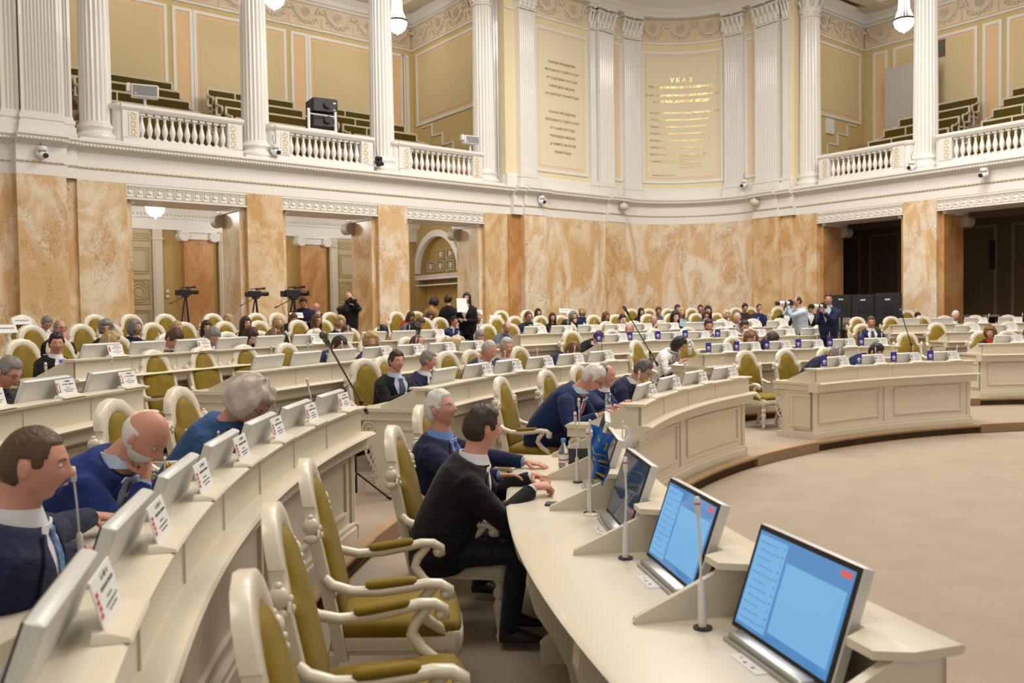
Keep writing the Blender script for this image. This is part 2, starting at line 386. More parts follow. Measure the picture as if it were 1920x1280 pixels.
def ionic(fr,c,o,n):
    mb=MB(); fbox(mb,fr,c-.40,c+.40,o-.25,o,-.2,4.12); p=struct('wall_left_corridor_pilaster',mb,MDARK)
    mb=MB(); fbox(mb,fr,c-.5,c+.5,o-.36,o,4.26,4.33); fbox(mb,fr,c-.42,c+.42,o-.3,o,4.08,4.26)
    for e in (-1,1):
        A=Vector(fr.p(c+e*.42,o-.38,4.16)); d=Vector((fr.n[0],fr.n[1],0)); mb.tube([A,A+d*.36],.14,16)
        for rr in (.1,.055): mb.tube([fr.p(c+e*.42+rr*math.cos(j*PI/6),o-.38,4.16+rr*math.sin(j*PI/6)) for j in range(13)],.012,5)
    part('ionic_capital',mb,white,p,30)
for i,k in enumerate((-2,-1,0,1)): ionic(FL,-.68+3.49*k,5.1,i)
mb=MB(); fbox(mb,FL,-1.52,-1.44,5.06,5.1,2.62,2.7); fbox(mb,FL,-1.52,-1.44,5.06,5.1,2.48,2.56); link('wall_switch',mb.mesh('wall_switch',whitep),label='small double light switch on the ochre wall beside the door frame',cat='switch')
# right corridor: its shade is put into the wall, moulding and ceiling colours
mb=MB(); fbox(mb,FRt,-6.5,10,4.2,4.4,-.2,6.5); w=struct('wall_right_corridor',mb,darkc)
mb=MB()
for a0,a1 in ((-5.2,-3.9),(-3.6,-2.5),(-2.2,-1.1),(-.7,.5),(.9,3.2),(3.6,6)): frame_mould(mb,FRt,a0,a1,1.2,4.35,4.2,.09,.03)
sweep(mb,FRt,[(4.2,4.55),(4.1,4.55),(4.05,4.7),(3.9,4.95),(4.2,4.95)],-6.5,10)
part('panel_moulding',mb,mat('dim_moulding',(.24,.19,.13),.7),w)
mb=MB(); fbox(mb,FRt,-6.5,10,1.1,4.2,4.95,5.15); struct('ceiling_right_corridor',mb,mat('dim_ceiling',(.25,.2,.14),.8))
cR=FRt.p(-4.14,4.8,0); FRe=Fr((cR[0],cR[1]),FL.d,1)
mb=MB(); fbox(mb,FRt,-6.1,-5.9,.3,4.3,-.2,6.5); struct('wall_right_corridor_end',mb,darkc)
mb=MB(); fbox(mb,FRt,1.18,1.22,2.2,2.5,2.95,3.75); link('wall_speaker',mb.mesh('wall_speaker',black),label='narrow black loudspeaker hung in the dark corridor behind the marble pillar',cat='speaker')
# ------------------------------------------------------------------ GALLERY
def gslab(fr,a0,a1,go,name):
    mb=MB(); fbox(mb,fr,a0,a1,.1,go,ZT-.25,ZT); struct(name,mb,white)
gslab(FL,-12,6.7,5.1,'floor_gallery_left'); gslab(FRt,-4.1,10,4.8,'floor_gallery_right')
BO=[1.9,2.6,3.25,3.9,4.5]; BZ=[6.66,7.08,7.48,7.86,8.22]
def gallery(fr,a0,a1,go,side,ends,blocks):
    mb=MB(); fbox(mb,fr,a0,a1,go,go+.2,ZT,12); w=struct('wall_%s_gallery'%side,mb,yellow)
    mb=MB(); sweep(mb,fr,[(go,11.37),(go-.06,11.39),(go-.06,11.45),(go,11.5)],a0,a1); sweep(mb,fr,[(go,10.60),(go-.05,10.62),(go-.05,10.67),(go,10.70)],a0,a1)
    sweep(mb,fr,[(go,11.5),(go-.03,11.5),(go-.08,11.62),(go-.2,11.72),(go-.3,11.8),(go,11.8)],a0,a1)
    part('cornice_moulding',mb,white,w)
    return w
def relief(fr,a0,a1,o,w,z0=10.72,z1=11.36,step=None):
    mb=MB(); fbox(mb,fr,a0,a1,o-.01,o,z0,z1,step=step); part('frieze_field',mb,peachL,w)
    n=max(1,round((a1-a0)/1.05)); u=(a1-a0)/n; h=z1-z0; mb=MB()
    for i in range(n):
        c=a0+u*(i+.5); L=lambda x,z,d=0: fr.p(c+x*u,o-.03-d,z0+z*h)
        mb.tube([L(-.42+.84*t/10,.72-.45*math.sin(PI*t/10)) for t in range(11)],[.02+.022*math.sin(PI*t/10) for t in range(11)],6)
        mb.tube([L(-.36+.72*t/8,.50-.38*math.sin(PI*t/8)) for t in range(9)],.012,5)
        for rr in (.13,.085,.04): mb.tube([L(rr*math.cos(2*PI*t/14)/u,.66+rr*math.sin(2*PI*t/14)/h) for t in range(15)],.014,5)
        for e in (-1,1):
            mb.ball(L(e*.46,.74,.02),(.05,.05,.06),6,5)
            for q in range(3): mb.ball(L(e*(.40-.03*q),.86-.09*q,.02),(.035,.035,.05),6,4)
            mb.ball(L(e*.33,.34,.01),.038,6,4)
            mb.tube([L(e*(.2+.08*math.cos(t*.7)*(1-t/12)),.17+.1*math.sin(t*.7)*(1-t/12)) for t in range(10)],.014,5)
            mb.ball(L(e*.1,.2,.01),(.03,.03,.045),6,4)
        mb.ball(L(0,.14,.01),(.05,.04,.05),6,4)
        mb.tube([L(-.5,.45),L(-.5,.05)],.018,5)
    part('frieze_scrollwork',mb,mat('scroll_white',(.76,.70,.60),.6),w,50)
def panel(fr,a0,a1,z0,z1,o,w,field,border=peach,bw=.1,step=None):
    mb=MB(); fbox(mb,fr,a0,a1,o-.012,o,z0,z1,step=step); part('panel_border',mb,border,w)
    if field: mb=MB(); fbox(mb,fr,a0+bw,a1-bw,o-.022,o,z0+bw,z1-bw,step=step); part('panel_field',mb,field,w)
    mb=MB(); frame_mould(mb,fr,a0-.09,a1+.09,z0-.09,z1+.09,o,.09,.035,step=step); part('panel_moulding',mb,white,w)
wL=gallery(FL,-12,6.7,5.1,'left',0,0); relief(FL,-11.7,6.62,5.1,wL)
for k in (-3,-2,-1,0,1):
    panel(FL,-.50+3.49*k,2.10+3.49*k,6.6,10.38,5.1,wL,yellowL); panel(FL,2.42+3.49*k,2.80+3.49*k,6.6,10.38,5.1,wL,None)
panel(FL,6.33,6.45,6.6,10.38,5.1,wL,None)
wR=gallery(FRt,-4.14,10,4.8,'right',0,0); relief(FRt,-4.08,9.9,4.8,wR)
panel(FRt,-3.72,-3.38,6.6,10.38,4.8,wR,None)
for k in (0,1,2):
    panel(FRt,-3.0+3.57*k,-.46+3.57*k,6.6,10.38,4.8,wR,yellowL); panel(FRt,-.13+3.57*k,.25+3.57*k,6.6,10.38,4.8,wR,None)
def endwall(fr,a0,a1,name,po):
    mb=MB(); fbox(mb,fr,a0,a1,0,.2,ZT,12); w=struct(name,mb,yellow)
    mb=MB(); sweep(mb,fr,[(0,11.37),(-.06,11.39),(-.06,11.45),(0,11.5)],a0,a1); sweep(mb,fr,[(0,10.60),(-.05,10.62),(-.05,10.67),(0,10.70)],a0,a1)
    sweep(mb,fr,[(0,11.5),(-.03,11.5),(-.08,11.62),(-.2,11.72),(-.3,11.8),(0,11.8)],a0,a1)
    # stepped dado moulding following the seats
    for i in range(4):
        aa=po[0]+po[2]*(.55+.62*i); zz=8.0-.38*i
        fbox(mb,fr,min(aa,aa+po[2]*.62),max(aa,aa+po[2]*.62),-.03,0,zz,zz+.05); b=aa+po[2]*.62; fbox(mb,fr,min(b,b+.05),max(b,b+.05),-.03,0,zz-.38,zz+.05)
    part('cornice_moulding',mb,white,w); relief(fr,a0+.05,a1-.05,0,w)
    panel(fr,po[0]+.35 if po[2]>0 else po[1],po[1] if po[2]>0 else po[0]-.35,8.2 if 1 else 0,10.38,0,w,yellowL)
    return w
endwall(FLe,0,4.4,'wall_left_gallery_end',(0,3.9,1))
endwall(FRe,-4.2,0,'wall_right_gallery_end',(0,-3.7,-1))
# gallery ceilings with coffer beams
for fr,a0,a1,go,nm in ((FL,-12,6.7,5.1,'left'),(FRt,-4.14,10,4.8,'right')):
    mb=MB(); fbox(mb,fr,a0,a1,.3,go,11.95,12.1); w=struct('ceiling_gallery_'+nm,mb,mat('gallery_ceiling_paint',(.62,.54,.38),.8))
    mb=MB()
    for c in [(-4.43+3.49*k) for k in range(-2,4)] if nm=='left' else [(-3.18+3.57*k) for k in range(0,4)]:
        fbox(mb,fr,c-.25,c+.25,.7,go-.3,11.72,11.95)
    fbox(mb,fr,a0,a1,go-.95,go-.3,11.74,11.95)
    part('ceiling_beam',mb,mat('beam_paint',(.68,.61,.48),.7),w)
# architrave above the columns
for fr,a0,a1,nm,st in ((FL,-12,6.4,'left',None),(FRt,-3.5,10,'right',None)):
    mb=MB(); sweep(mb,fr,[(.05,11.42),(.75,11.42),(.75,12.9),(-.3,12.9),(-.25,12.3),(-.05,12.2),(.03,11.8)],a0,a1); struct('wall_%s_upper_entablature'%nm,mb,white)
# columns -------------------------------------------------------------------
def fl20(t): x=(t*22)%1; return 1-.075*math.sin(PI*x) if x>.12 else 1
def column_parts(parent_o):
    pass
def make_col():
    mb=MB(); prof=[(.318,.42)]+[(.315-.04*(i/8)**1.6,.45+(4.62)*i/8) for i in range(9)]
    sh=MB(); sh.lathe(prof,110,fl=fl20)
    ba=MB(); ba.box(-.42,.42,-.42,.42,0,.07); ba.lathe([(.40,.07),(.43,.11),(.43,.16),(.40,.2),(.355,.23),(.35,.27),(.365,.30),(.385,.33),(.37,.38),(.33,.41),(.32,.45)],40)
    ca=MB(); ca.lathe([(.275,5.05),(.30,5.07),(.30,5.11),(.275,5.13),(.27,5.3),(.285,5.5),(.33,5.72),(.37,5.78)],32)
    def leaf(a,r,z,hh,out,w):
        d=Vector((math.cos(a),math.sin(a),0)); t=Vector((-math.sin(a),math.cos(a),0)); rings=[]
        for k in range(6):
            q=k/5; c=d*(r+out*q**2.2)+Vector((0,0,z+hh*min(1,q*1.15)-.05*max(0,q-.8)*5)); ww=w*(1-.55*q*q)*(1 if k%2==0 else .85)
            rings.append([c-t*ww,c+d*.03,c+t*ww,c-d*.012])
        ca.loft(rings)
    for i in range(8): leaf(i*PI/4,.27,5.13,.26,.12,.085)
    for i in range(8): leaf((i+.5)*PI/4,.28,5.2,.38,.15,.08)
    for i in range(4):
        a=(i+.5)*PI/2; d=Vector((math.cos(a),math.sin(a),0)); c=d*.44+Vector((0,0,5.68))
        ca.tube([d*.3+Vector((0,0,5.45)),d*.38+Vector((0,0,5.62))]+[c+(d*math.cos(k*.8)+Vector((0,0,1))*math.sin(k*.8))*.07*(1-k/12) for k in range(2,10)],.025,6)
        for e in (-.45,.45):
            b=a+e; f=Vector((math.cos(b),math.sin(b),0)); ca.ball(f*.36+Vector((0,0,5.62)),(.05,.05,.06),6,5)
    ca.box(-.38,.38,-.38,.38,5.77,5.86)
    return sh.mesh('shaft',wcol,40),ba.mesh('base',wcol,40),ca.mesh('capital',white,50)
CM=make_col()
colt=None
clab=['leftmost of the four white fluted columns on the left gallery','second fluted column from the left, between the two longer gallery balustrades','third fluted column from the left, beside the projector balustrade','fluted gallery column next to the inscribed corner wall, left of the panels','fluted column with leafy capital at the near end of the right gallery','rightmost white fluted gallery column in front of the grey board']
def place_col(fr,a,lab):
    global colt
    x,y,z=fr.p(a,.38,ZT); rz=math.atan2(fr.d[1],fr.d[0])
    if colt is None:
        colt=thing('fluted_column',lab,'column',(x,y,z),rz,'white gallery columns')
        for n,m in zip(('shaft','base','capital'),CM): link(n,m,colt)
        colt['kind']='thing'; return colt
    return dup(colt,(x,y,z),rz,lab)
for i,a in enumerate((-4.43,-.93,2.54,5.93)): place_col(FL,a,clab[i])
for i,a in enumerate((-3.18,.39)): place_col(FRt,a,clab[4+i])
# fluted pilasters ------------------------------------------------------------
def flprof(a0,a1,o,n,back=.25,m=.045):
    P=[(a0,o+back),(a0,o)]; w=(a1-a0-2*m)/n
    for i in range(n):
        b=a0+m+i*w
        for t in (0.1,.3,.5,.7,.9): P.append((b+w*t,o+(.0 if t in(.1,.9) else (.028 if t!=.5 else .038))))
    P+= [(a1,o),(a1,o+back)]; return P
def pilaster(fr,a0,a1,o,n,name,side,cap=True):
    mb=MB(); P=flprof(a0,a1,o,n); mb.prism(P,lambda a,q:fr.p(a,q,5.98),lambda a,q:fr.p(a,q,10.66)); w=struct(name,mb,wcol)
    mb=MB()
    for z0,z1,e in ((ZT,5.66,.07),(5.66,5.78,.055),(5.78,5.84,.03),(5.84,5.92,.045),(5.92,5.99,.015)): fbox(mb,fr,a0-e,a1+e,o-e,o+.25,z0,z1,step=.2)
    part('pilaster_base',mb,wcol,w)
    if cap:
        mb=MB(); fbox(mb,fr,a0-.01,a1+.01,o-.01,o+.25,10.66,11.3,step=.2); fbox(mb,fr,a0-.02,a1+.02,o-.03,o+.2,10.66,10.70,step=.2); fbox(mb,fr,a0-.07,a1+.07,o-.12,o+.25,11.32,11.42,step=.2)
        k=max(2,round((a1-a0)/.16)); ww=(a1-a0)/k
        for r,(zb,hh) in enumerate(((10.72,.27),(10.84,.36))):
            for i in range(k+r):
                c=a0+ww*(i+.5-r*.5)
                R=[]
                for j in range(6):
                    q=j/5; z=zb+hh*min(1,q*1.15); out=.02+.11*q**2.2; hw=ww*.42*(1-.5*q*q)
                    R.append([fr.p(c-hw,o-out,z),fr.p(c,o-out-.03,z),fr.p(c+hw,o-out,z),fr.p(c,o-out+.01,z)])
                mb.loft(R)
        for e,c in ((-1,a0),(1,a1)):
            mb.tube([fr.p(c+e*(.02+.06*math.cos(k*.8)*(1-k/12)),o-.1,11.2+.07*math.sin(k*.8)*(1-k/12)) for k in range(10)],.025,5)
            mb.ball(fr.p(c-e*.1,o-.08,11.22),(.05,.05,.05),6,4)
        mb.ball(fr.p((a0+a1)/2,o-.12,11.33),.06,6,5)
        part('pilaster_capital',mb,white,w,50)
    return w
q=PT.qu
mb=MB(); fbox(mb,PT,.1,PL[-1]-.15,.14,.4,ZT,11.5,step=.12); wC=struct('wall_back_upper',mb,mat('pale_yellow_plaster',(.80,.69,.46),.7))
for a,b,o,n in ((975,1006,-.04,7),(1111,1122,.05,2),(1123,1152,-.04,6),(1172,1204,-.0,7),(1358,1393,-.0,7),(1417,1461,-.04,9),(1466,1478,.04,2)): pilaster(PT,q(a),q(b),o,n,'wall_back_fluted_pilaster',0)
def sidepier(fr,a,e,name):
    mb=MB(); n=6
    P=[(.1,a+e*.25),(.1,a)]; w=.8/n
    for i in range(n):
        for t in (.1,.3,.5,.7,.9): P.append((.1+w*(i+t),a+(0 if t in(.1,.9) else e*.035)))
    P+=[(.95,a),(.95,a+e*.25)]
    mb.prism(P,lambda o,s:fr.p(s,o,5.9),lambda o,s:fr.p(s,o,11.3)); fbox(mb,fr,min(a-e*.05,a+e*.3),max(a-e*.05,a+e*.3),.05,1.0,ZT,5.9); struct(name,mb,wcol)
sidepier(FL,6.42,1,'wall_left_side_pilaster'); sidepier(FRt,-3.62,-1,'wall_right_side_pilaster')
fbx=MB(); fbox(fbx,FL,6.42,6.75,.95,5.0,ZT,12); fbox(fbx,FRt,-4.1,-3.65,.95,4.8,ZT,12) if 0 else None
pilaster(FL,-6.25,-5.95,-.12,3,'wall_left_fluted_pilaster',0); pilaster(FL,-5.93,-5.22,-.2,10,'wall_left_fluted_pilaster',0); pilaster(FL,-5.17,-4.98,-.02,2,'wall_left_fluted_pilaster',0)
mb=MB(); fbox(mb,FL,-9.6,-5.0,.05,.4,ZT,11.5); struct('wall_left_upper',mb,MATS['pale_yellow_plaster'])
relief(PT,q(1009),q(1108),.14,wC,step=.2); relief(PT,q(1206),q(1356),.14,wC,step=.12)
panel(PT,q(1014),q(1104),6.2,10.30,.14,wC,ylight,peachL,.1,.2); panel(PT,q(1212),q(1350),6.2,10.30,.14,wC,ylight,peachL,.1,.12)
panel(PT,q(1157),q(1169),6.2,10.4,.14,wC,None,peachL,.05,.2); panel(PT,q(1398),q(1413),6.2,10.4,.14,wC,None,peachL,.05,.2)
mb=MB(); sweep(mb,PT,[(.14,10.60),(.09,10.62),(.09,10.68),(.14,10.71)],.1,PL[-1]-.2,.12); sweep(mb,PT,[(.14,ZT),(.08,ZT),(.08,5.9),(.14,5.95)],.1,PL[-1]-.2,.12)
part('dado_moulding',mb,white,wC)
mb=MB(); sweep(mb,PT,[(.3,11.42),(-.12,11.42),(-.12,11.55),(-.16,11.57),(-.16,11.70),(-.22,11.74),(-.36,11.80),(-.40,11.90),(-.5,11.96),(-.5,12.02),(.3,12.05)],.1,PL[-1]-.1,.12); wU=struct('wall_back_upper_entablature',mb,white,35)
mb=MB(); n=int(PL[-1]/.1)
for i in range(n): fbox(mb,PT,.1*i,.1*i+.055,-.40,-.33,11.83,11.89)
part('dentil_row',mb,white,wU)
# writing on the corner wall ---------------------------------------------------
def textmesh(s,size,align='CENTER'):
    cu=bpy.data.curves.new('t','FONT'); cu.body=s; cu.size=size; cu.align_x=align; cu.extrude=.004; cu.resolution_u=2
    o=bpy.data.objects.new('t',cu); COL.objects.link(o); dg=bpy.context.evaluated_depsgraph_get(); me=bpy.data.meshes.new_from_object(o.evaluated_get(dg)); bpy.data.objects.remove(o); return me
def wallwriting(lines,qc,o,name,mir=1):
    mb=MB()
    for s,size,z,dx,al in lines:
        me=textmesh(s,size,al); vs=[v.co for v in me.vertices]
        mb.add([PT.p(qc+dx+v.x,o-v.z-.004,z+v.y) for v in vs],[list(p.vertices) for p in me.polygons]); bpy.data.meshes.remove(me)
    part(name,mb,gold,wC)
z0=9.05
l1=['УКАЗОМ ПРЕЗИДИУМА','ВЕРХОВНОГО СОВЕТА СССР','ОТ 22 ДЕКАБРЯ 1942 ГОДА','УЧРЕЖДЕНА МЕДАЛЬ','„ЗА ОБОРОНУ ЛЕНИНГРАДА"',None,'УКАЗОМ ПРЕЗИДИУМА','ВЕРХОВНОГО СОВЕТА СССР','ОТ 16 МАЯ 1957 ГОДА','УЧРЕЖДЕНА МЕДАЛЬ','„В ПАМЯТЬ 250-ЛЕТИЯ','ЛЕНИНГРАДА"']
qc=(q(1014)+q(1104))/2+.02; L=[]; z=9.36
for s in l1:
    if s: L.append((s,.098,z,0,'CENTER'))
    z-=.235 if s else .30
wallwriting(L,qc,.115,'gilt_inscription')
qc=(q(1212)+q(1350))/2; L=[('У К А З',.20,9.40,0,'CENTER'),('ПРЕЗИДИУМА ВЕРХОВНОГО СОВЕТА СССР',.098,9.20,0,'CENTER'),('О НАГРАЖДЕНИИ ГОРОДА-ГЕРОЯ ЛЕНИНГРАДА',.095,8.94,0,'CENTER'),('МЕДАЛЬЮ „ЗОЛОТАЯ ЗВЕЗДА"',.115,8.74,0,'CENTER')]
z=8.38
for s in ('За выдающиеся заслуги перед Родиной, мужество','и героизм, проявленные трудящимися города','Ленинграда в борьбе против захватчиков','в тяжёлых условиях длительной вражеской','блокады, и в ознаменование двадцатилетия','победы в Великой Отечественной войне','вручить городу-герою Ленинграду орден','и медаль „Золотая Звезда"'): L.append((s,.088,z,-1.02,'LEFT')); z-=.225
for s,z in (('Председатель Президиума',6.98),('Верховного Совета СССР',6.88),('Секретарь Президиума',6.72),('Верховного Совета СССР',6.62)): L.append((s,.055,z,-.05,'LEFT'))
L.append(('Москва, Кремль, 8 мая 1965 г.',.055,6.36,-.95,'LEFT'))
wallwriting(L,qc,.115,'gilt_inscription')
# balustrades ------------------------------------------------------------------
bm=MB(); bm.lathe([(.028,0),(.05,.0),(.052,.03),(.03,.06),(.036,.09),(.062,.17),(.066,.22),(.05,.30),(.030,.38),(.026,.42),(.04,.435),(.028,.45),(.034,.49),(.05,.51)],14)
bm.box(-.055,.055,-.055,.055,-.03,.03); bm.box(-.058,.058,-.058,.058,.5,.55)
BAL=bm.mesh('baluster',wcol,45)
def balustrade(fr,a0,a1,lab,curve):
    t=thing('balustrade',lab,'balustrade',fr.p((a0+a1)/2,0,ZT),math.atan2(fr.d[1],fr.d[0]),'gallery balustrades')
    hw=(a1-a0)/2; s=1  # local: x along, y outward(+)
    yo=.08
    mb=MB(); mb.box(-hw,hw,yo-.12,yo+.12,0,.14); mb.box(-hw,hw,yo-.10,yo+.10,.14,.17); part('plinth',mb,wcol,t)
    mb=MB(); P=[(-.13,.76),(-.15,.79),(-.15,.83),(-.12,.86),(.12,.86),(.15,.83),(.15,.79),(.13,.76),(.09,.72),(-.09,.72)]
    mb.loft([[(x,yo+a,z) for a,z in P] for x in (-hw-.03,hw+.03)]); part('handrail',mb,wcol,t)
    for e in (-1,1):
        c=e*(hw-.17); mb=MB(); mb.box(c-.17,c+.17,yo-.1,yo+.1,.15,.73); p=part('pedestal',mb,wcol,t)
        cc=e*(hw-.25) if curve==e else c+e*-.02
        mb=MB(); mb.box(c-.10-e*.05,c+.10-e*.05,yo-.112,yo-.1,.2,.7); link('gilt_panel_ground',mb.mesh('gilt_panel_ground',mat('grey_ground',(.72,.70,.66),.5)),p)
        mb=MB()
        for k in range(3):
            for j in range(6): 
                a=j*PI/3+k*.4; mb.ball((c-e*.05+.045*math.cos(a),yo-.115,.29+.17*k+.06*math.sin(a)),(.02,.008,.026),6,4)
        link('gilt_ornament',mb.mesh('gilt_ornament',gild,60),p)
        if curve==e:
            mb=MB(); mb.lathe([(.16,0),(.16,.73),(.2,.76),(.22,.8),(.21,.86),(.02,.87)],24,(e*(hw+.0),yo+.1,0)); part('rounded_end',mb,wcol,t,40)
    n=12; x0,x1=-hw+.34+.08,hw-.34-.08
    for i in range(n): link('baluster',BAL,t,(x0+(x1-x0)*i/(n-1),yo,.17))
balustrade(FL,-4.02,-1.42,'first white balustrade from the left, carrying a white speaker',-1)
balustrade(FL,-.60,2.02,'middle balustrade of the left gallery, in front of the two black projectors',-1)
balustrade(FL,2.80,5.56,'shorter balustrade of the left gallery beside the inscribed corner',-1)
balustrade(FRt,-2.62,.02,'balustrade of the right gallery below the leaning grey board',1)
balustrade(FRt,.95,3.55,'balustrade at the right edge of the picture under the long gallery benches',-1)
# gallery benches --------------------------------------------------------------
bw=mat('bench_white_frame',(.66,.60,.47),.5)
def bench_meshes(L):
    fm=MB(); h=.50
    fm.box(-L/2,L/2,0,.05,h-.05,h); fm.box(-L/2,L/2,0,.05,0,.05); fm.box(-L/2,-L/2+.05,0,.05,.05,h-.05); fm.box(L/2-.05,L/2,0,.05,.05,h-.05); fm.box(-L*.2,-L*.2+.04,-.004,.05,.05,h-.05)
    cm=MB(); cm.box(-L/2+.05,L/2-.05,.005,.045,.05,h-.05)
    sm=MB(); sm.rbox(-L/2+.05,L/2-.05,-.45,.0,-.14,-.02,.03); 
    leg=MB(); leg.box(-L/2+.02,L/2-.02,-.40,-.02,-.20,-.14)
    am=MB(); am.tube([(0,0,.28),(0,-.12,.25),(0,-.24,.18),(0,-.34,.18),(0,-.40,.12),(0,-.38,.02),(0,-.30,-.08),(0,-.30,-.45)],.032,8)
    return fm.mesh('back_frame',bw),cm.mesh('back_cushion',velvetB),sm.mesh('seat_cushion',velvetB,40),leg.mesh('seat_board',bw),am.mesh('armrest',bw,60)
BM={}
def bench(fr,a0,a1,o,zt,lab,grp):
    L=round(a1-a0,2)
    if L not in BM: BM[L]=bench_meshes(L)
    m=BM[L]; t=thing('gallery_bench',lab,'bench',fr.p((a0+a1)/2,o,zt-.5),math.atan2(fr.d[1],fr.d[0]),grp)
    for n,k in zip(('back_frame','back_cushion','seat_cushion','seat_board'),m): link(n,k,t)
    for e in (-1,1): link('armrest',m[4],t,(e*(L/2-.02),0,0))
RN=['front','second','third','fourth','topmost']
for side,fr,cols,pitch,go in (('left',FL,(-7.92,-4.43,-.93,2.54),3.49,5.1),('right',FRt,(-3.18,.39,3.96),3.57,4.8)):
    for ci,c in enumerate(cols):
        bay={'left':('behind the big corner pilaster','left of the second column','behind the projectors','beside the corner of the gallery'),'right':('below the grey board','under the ventilation grille','at the picture edge')}[side][ci]
        for r in range(5):
            o=BO[r] if side=='left' else BO[r]*.94; a0,a1=c+.46,c+pitch-.44
            if side=='left' and ci==0 and r>4: continue
            if side=='right' and ci==0: a0=c+.46+.15*(r)
            bench(fr,a0,a1,o,BZ[r],'%s row olive velvet gallery bench of the %s gallery, %s'%(RN[r],side,bay),'olive gallery benches')
    mb=MB()
    for r in range(5):
        o=(BO[r] if side=='left' else BO[r]*.94); fbox(mb,fr,(-12 if side=='left' else -4.1),(6.7 if side=='left' else 10),o-.5,go,ZT if r==0 else BZ[r-1]-.95,BZ[r]-.95)
    struct('floor_gallery_steps_'+side,mb,carpetE)
# floor, ceiling, far walls -------------------------------------------------------
mb=MB(); mb.box(-14,26,-9,34,-.3,0); struct('floor',mb,carpet)
mb=MB(); mb.box(-20,30,-14,36,13.0,13.2); struct('ceiling',mb,mat('ceiling_cream',(.80,.70,.47),.8))
mb=MB(); fbox(mb,FL,-22,-9.5,-.04,.4,-.2,12.9); struct('wall_left_near',mb,MATS['pale_yellow_plaster'])
mb=MB(); fbox(mb,FRt,9,26,0,.4,-.2,12.9); struct('wall_right_near',mb,MATS['pale_yellow_plaster'])
# ================================================================== TIERS, DESKS
RT={1:8.82,2:10.70,3:12.5,4:14.2,5:16.2,6:18.0}
ADD={1:0,2:.25,3:.9,4:1.15,5:1.2,6:1.2}
ZF={0:0,1:.145,2:.29,3:.43,4:.565,5:.71,6:.85}
def Rk(k,th): return RT[k]+ADD[k]*min(1,max(0,(143-th)/50))
def P3(k,th,dr,z): r=Rk(k,th)+dr; return (CX+r*cs(th),CY+r*sn(th),z)
class Arc:
    def __init__(s,k): s.k=k
    def p(s,th,o,z): return P3(s.k,th,o,z)
def inward(th): return R_(th+90)
def asw(mb,k,prof,t0,t1,step=1.5,mi=0):
    n=max(1,int(abs(t1-t0)/step)); mb.loft([[P3(k,t0+(t1-t0)*i/n,o,z) for o,z in prof] for i in range(n+1)],mi)
def abox(mb,k,t0,t1,o0,o1,z0,z1,step=1.5,mi=0): asw(mb,k,[(o0,z0),(o1,z0),(o1,z1),(o0,z1)],t0,t1,step,mi)
DESKS=[(1,197.2,171.8),(1,161.1,138.3),(1,127.5,106.3),(2,199.4,171.2),(2,163,137.2),(2,127.3,104.3),(2,95.4,80),(3,184.5,170.6),(3,163.3,139.7),(3,128.5,103.1),(3,91.6,78),(4,164.8,136.6),(4,130.0,101.6),(4,92.6,78)]
for k in range(1,7):
    z,zp=ZF[k],ZF[k-1]; w=3.2 if k<6 else 9
    mb=MB(); asw(mb,k,[(-.02,z-.055),(-.04,z-.03),(-.035,z-.01),(-.01,z),(w,z),(w,zp-.2),(.02,zp-.2),(.02,z-.055)],56,214)
    f=struct('floor_tier_%d'%k,mb,carpet,None)
    mb=MB(); asw(mb,k,[(-.024,z-.057),(-.046,z-.03),(-.04,z-.008),(-.008,z+.002),(.03,z+.002),(.03,z-.057)],56,214); part('carpet_nosing',mb,carpetE,f,60)
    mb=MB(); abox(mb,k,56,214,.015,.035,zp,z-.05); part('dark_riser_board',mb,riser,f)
    mb=MB(); abox(mb,k,56,214,-.03,.0,zp,zp+.008); part('brass_edge_strip',mb,gold,f)
    if k<4:
        mb=MB()
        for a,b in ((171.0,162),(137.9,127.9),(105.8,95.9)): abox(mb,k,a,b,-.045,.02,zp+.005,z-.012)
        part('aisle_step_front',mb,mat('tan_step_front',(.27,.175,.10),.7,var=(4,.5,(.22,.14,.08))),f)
mb=MB(); fbox(mb,FL,-12,7,-1.5,5.2,ZB-.4,ZB+.003); fbox(mb,FRt,-6,10,-.2,4.5,ZB-.4,ZB-.1); struct('floor_back_landing',mb,carpet)
DLAB={(1,197.2):'large near curved cream desk with four tilted monitors in its recesses',(1,161.1):'front-row curved desk of the middle block, seating the three men in navy suits',(1,127.5):'front-row curved desk of the right block with blue pennants, facing the open carpet',(2,199.4):'long second-row curved desk at the left, with yellow flags and party nameplates',(2,163):'second-row curved desk of the middle block, behind the navy-suited men',(2,127.3):'second-row curved desk where the woman in white writes',(2,95.4):'second-row curved desk at the picture edge, beside the auburn-haired woman',(3,184.5):'third-row curved desk at the left picture edge with arch-logo nameplates',(3,163.3):'third-row curved desk of the middle block, with blank silver screens at its left end',(3,128.5):'third-row curved desk of the right block, with a square blue pennant at its end',(3,91.6):'third-row curved desk behind the auburn-haired woman, with red-emblem plates',(4,164.8):'back-row curved desk of the middle block, running from the man with a blue tie',(4,130.0):'back-row curved desk of the right block below the curved marble wall',(4,92.6):'back-row curved desk in front of the dark corridor'}
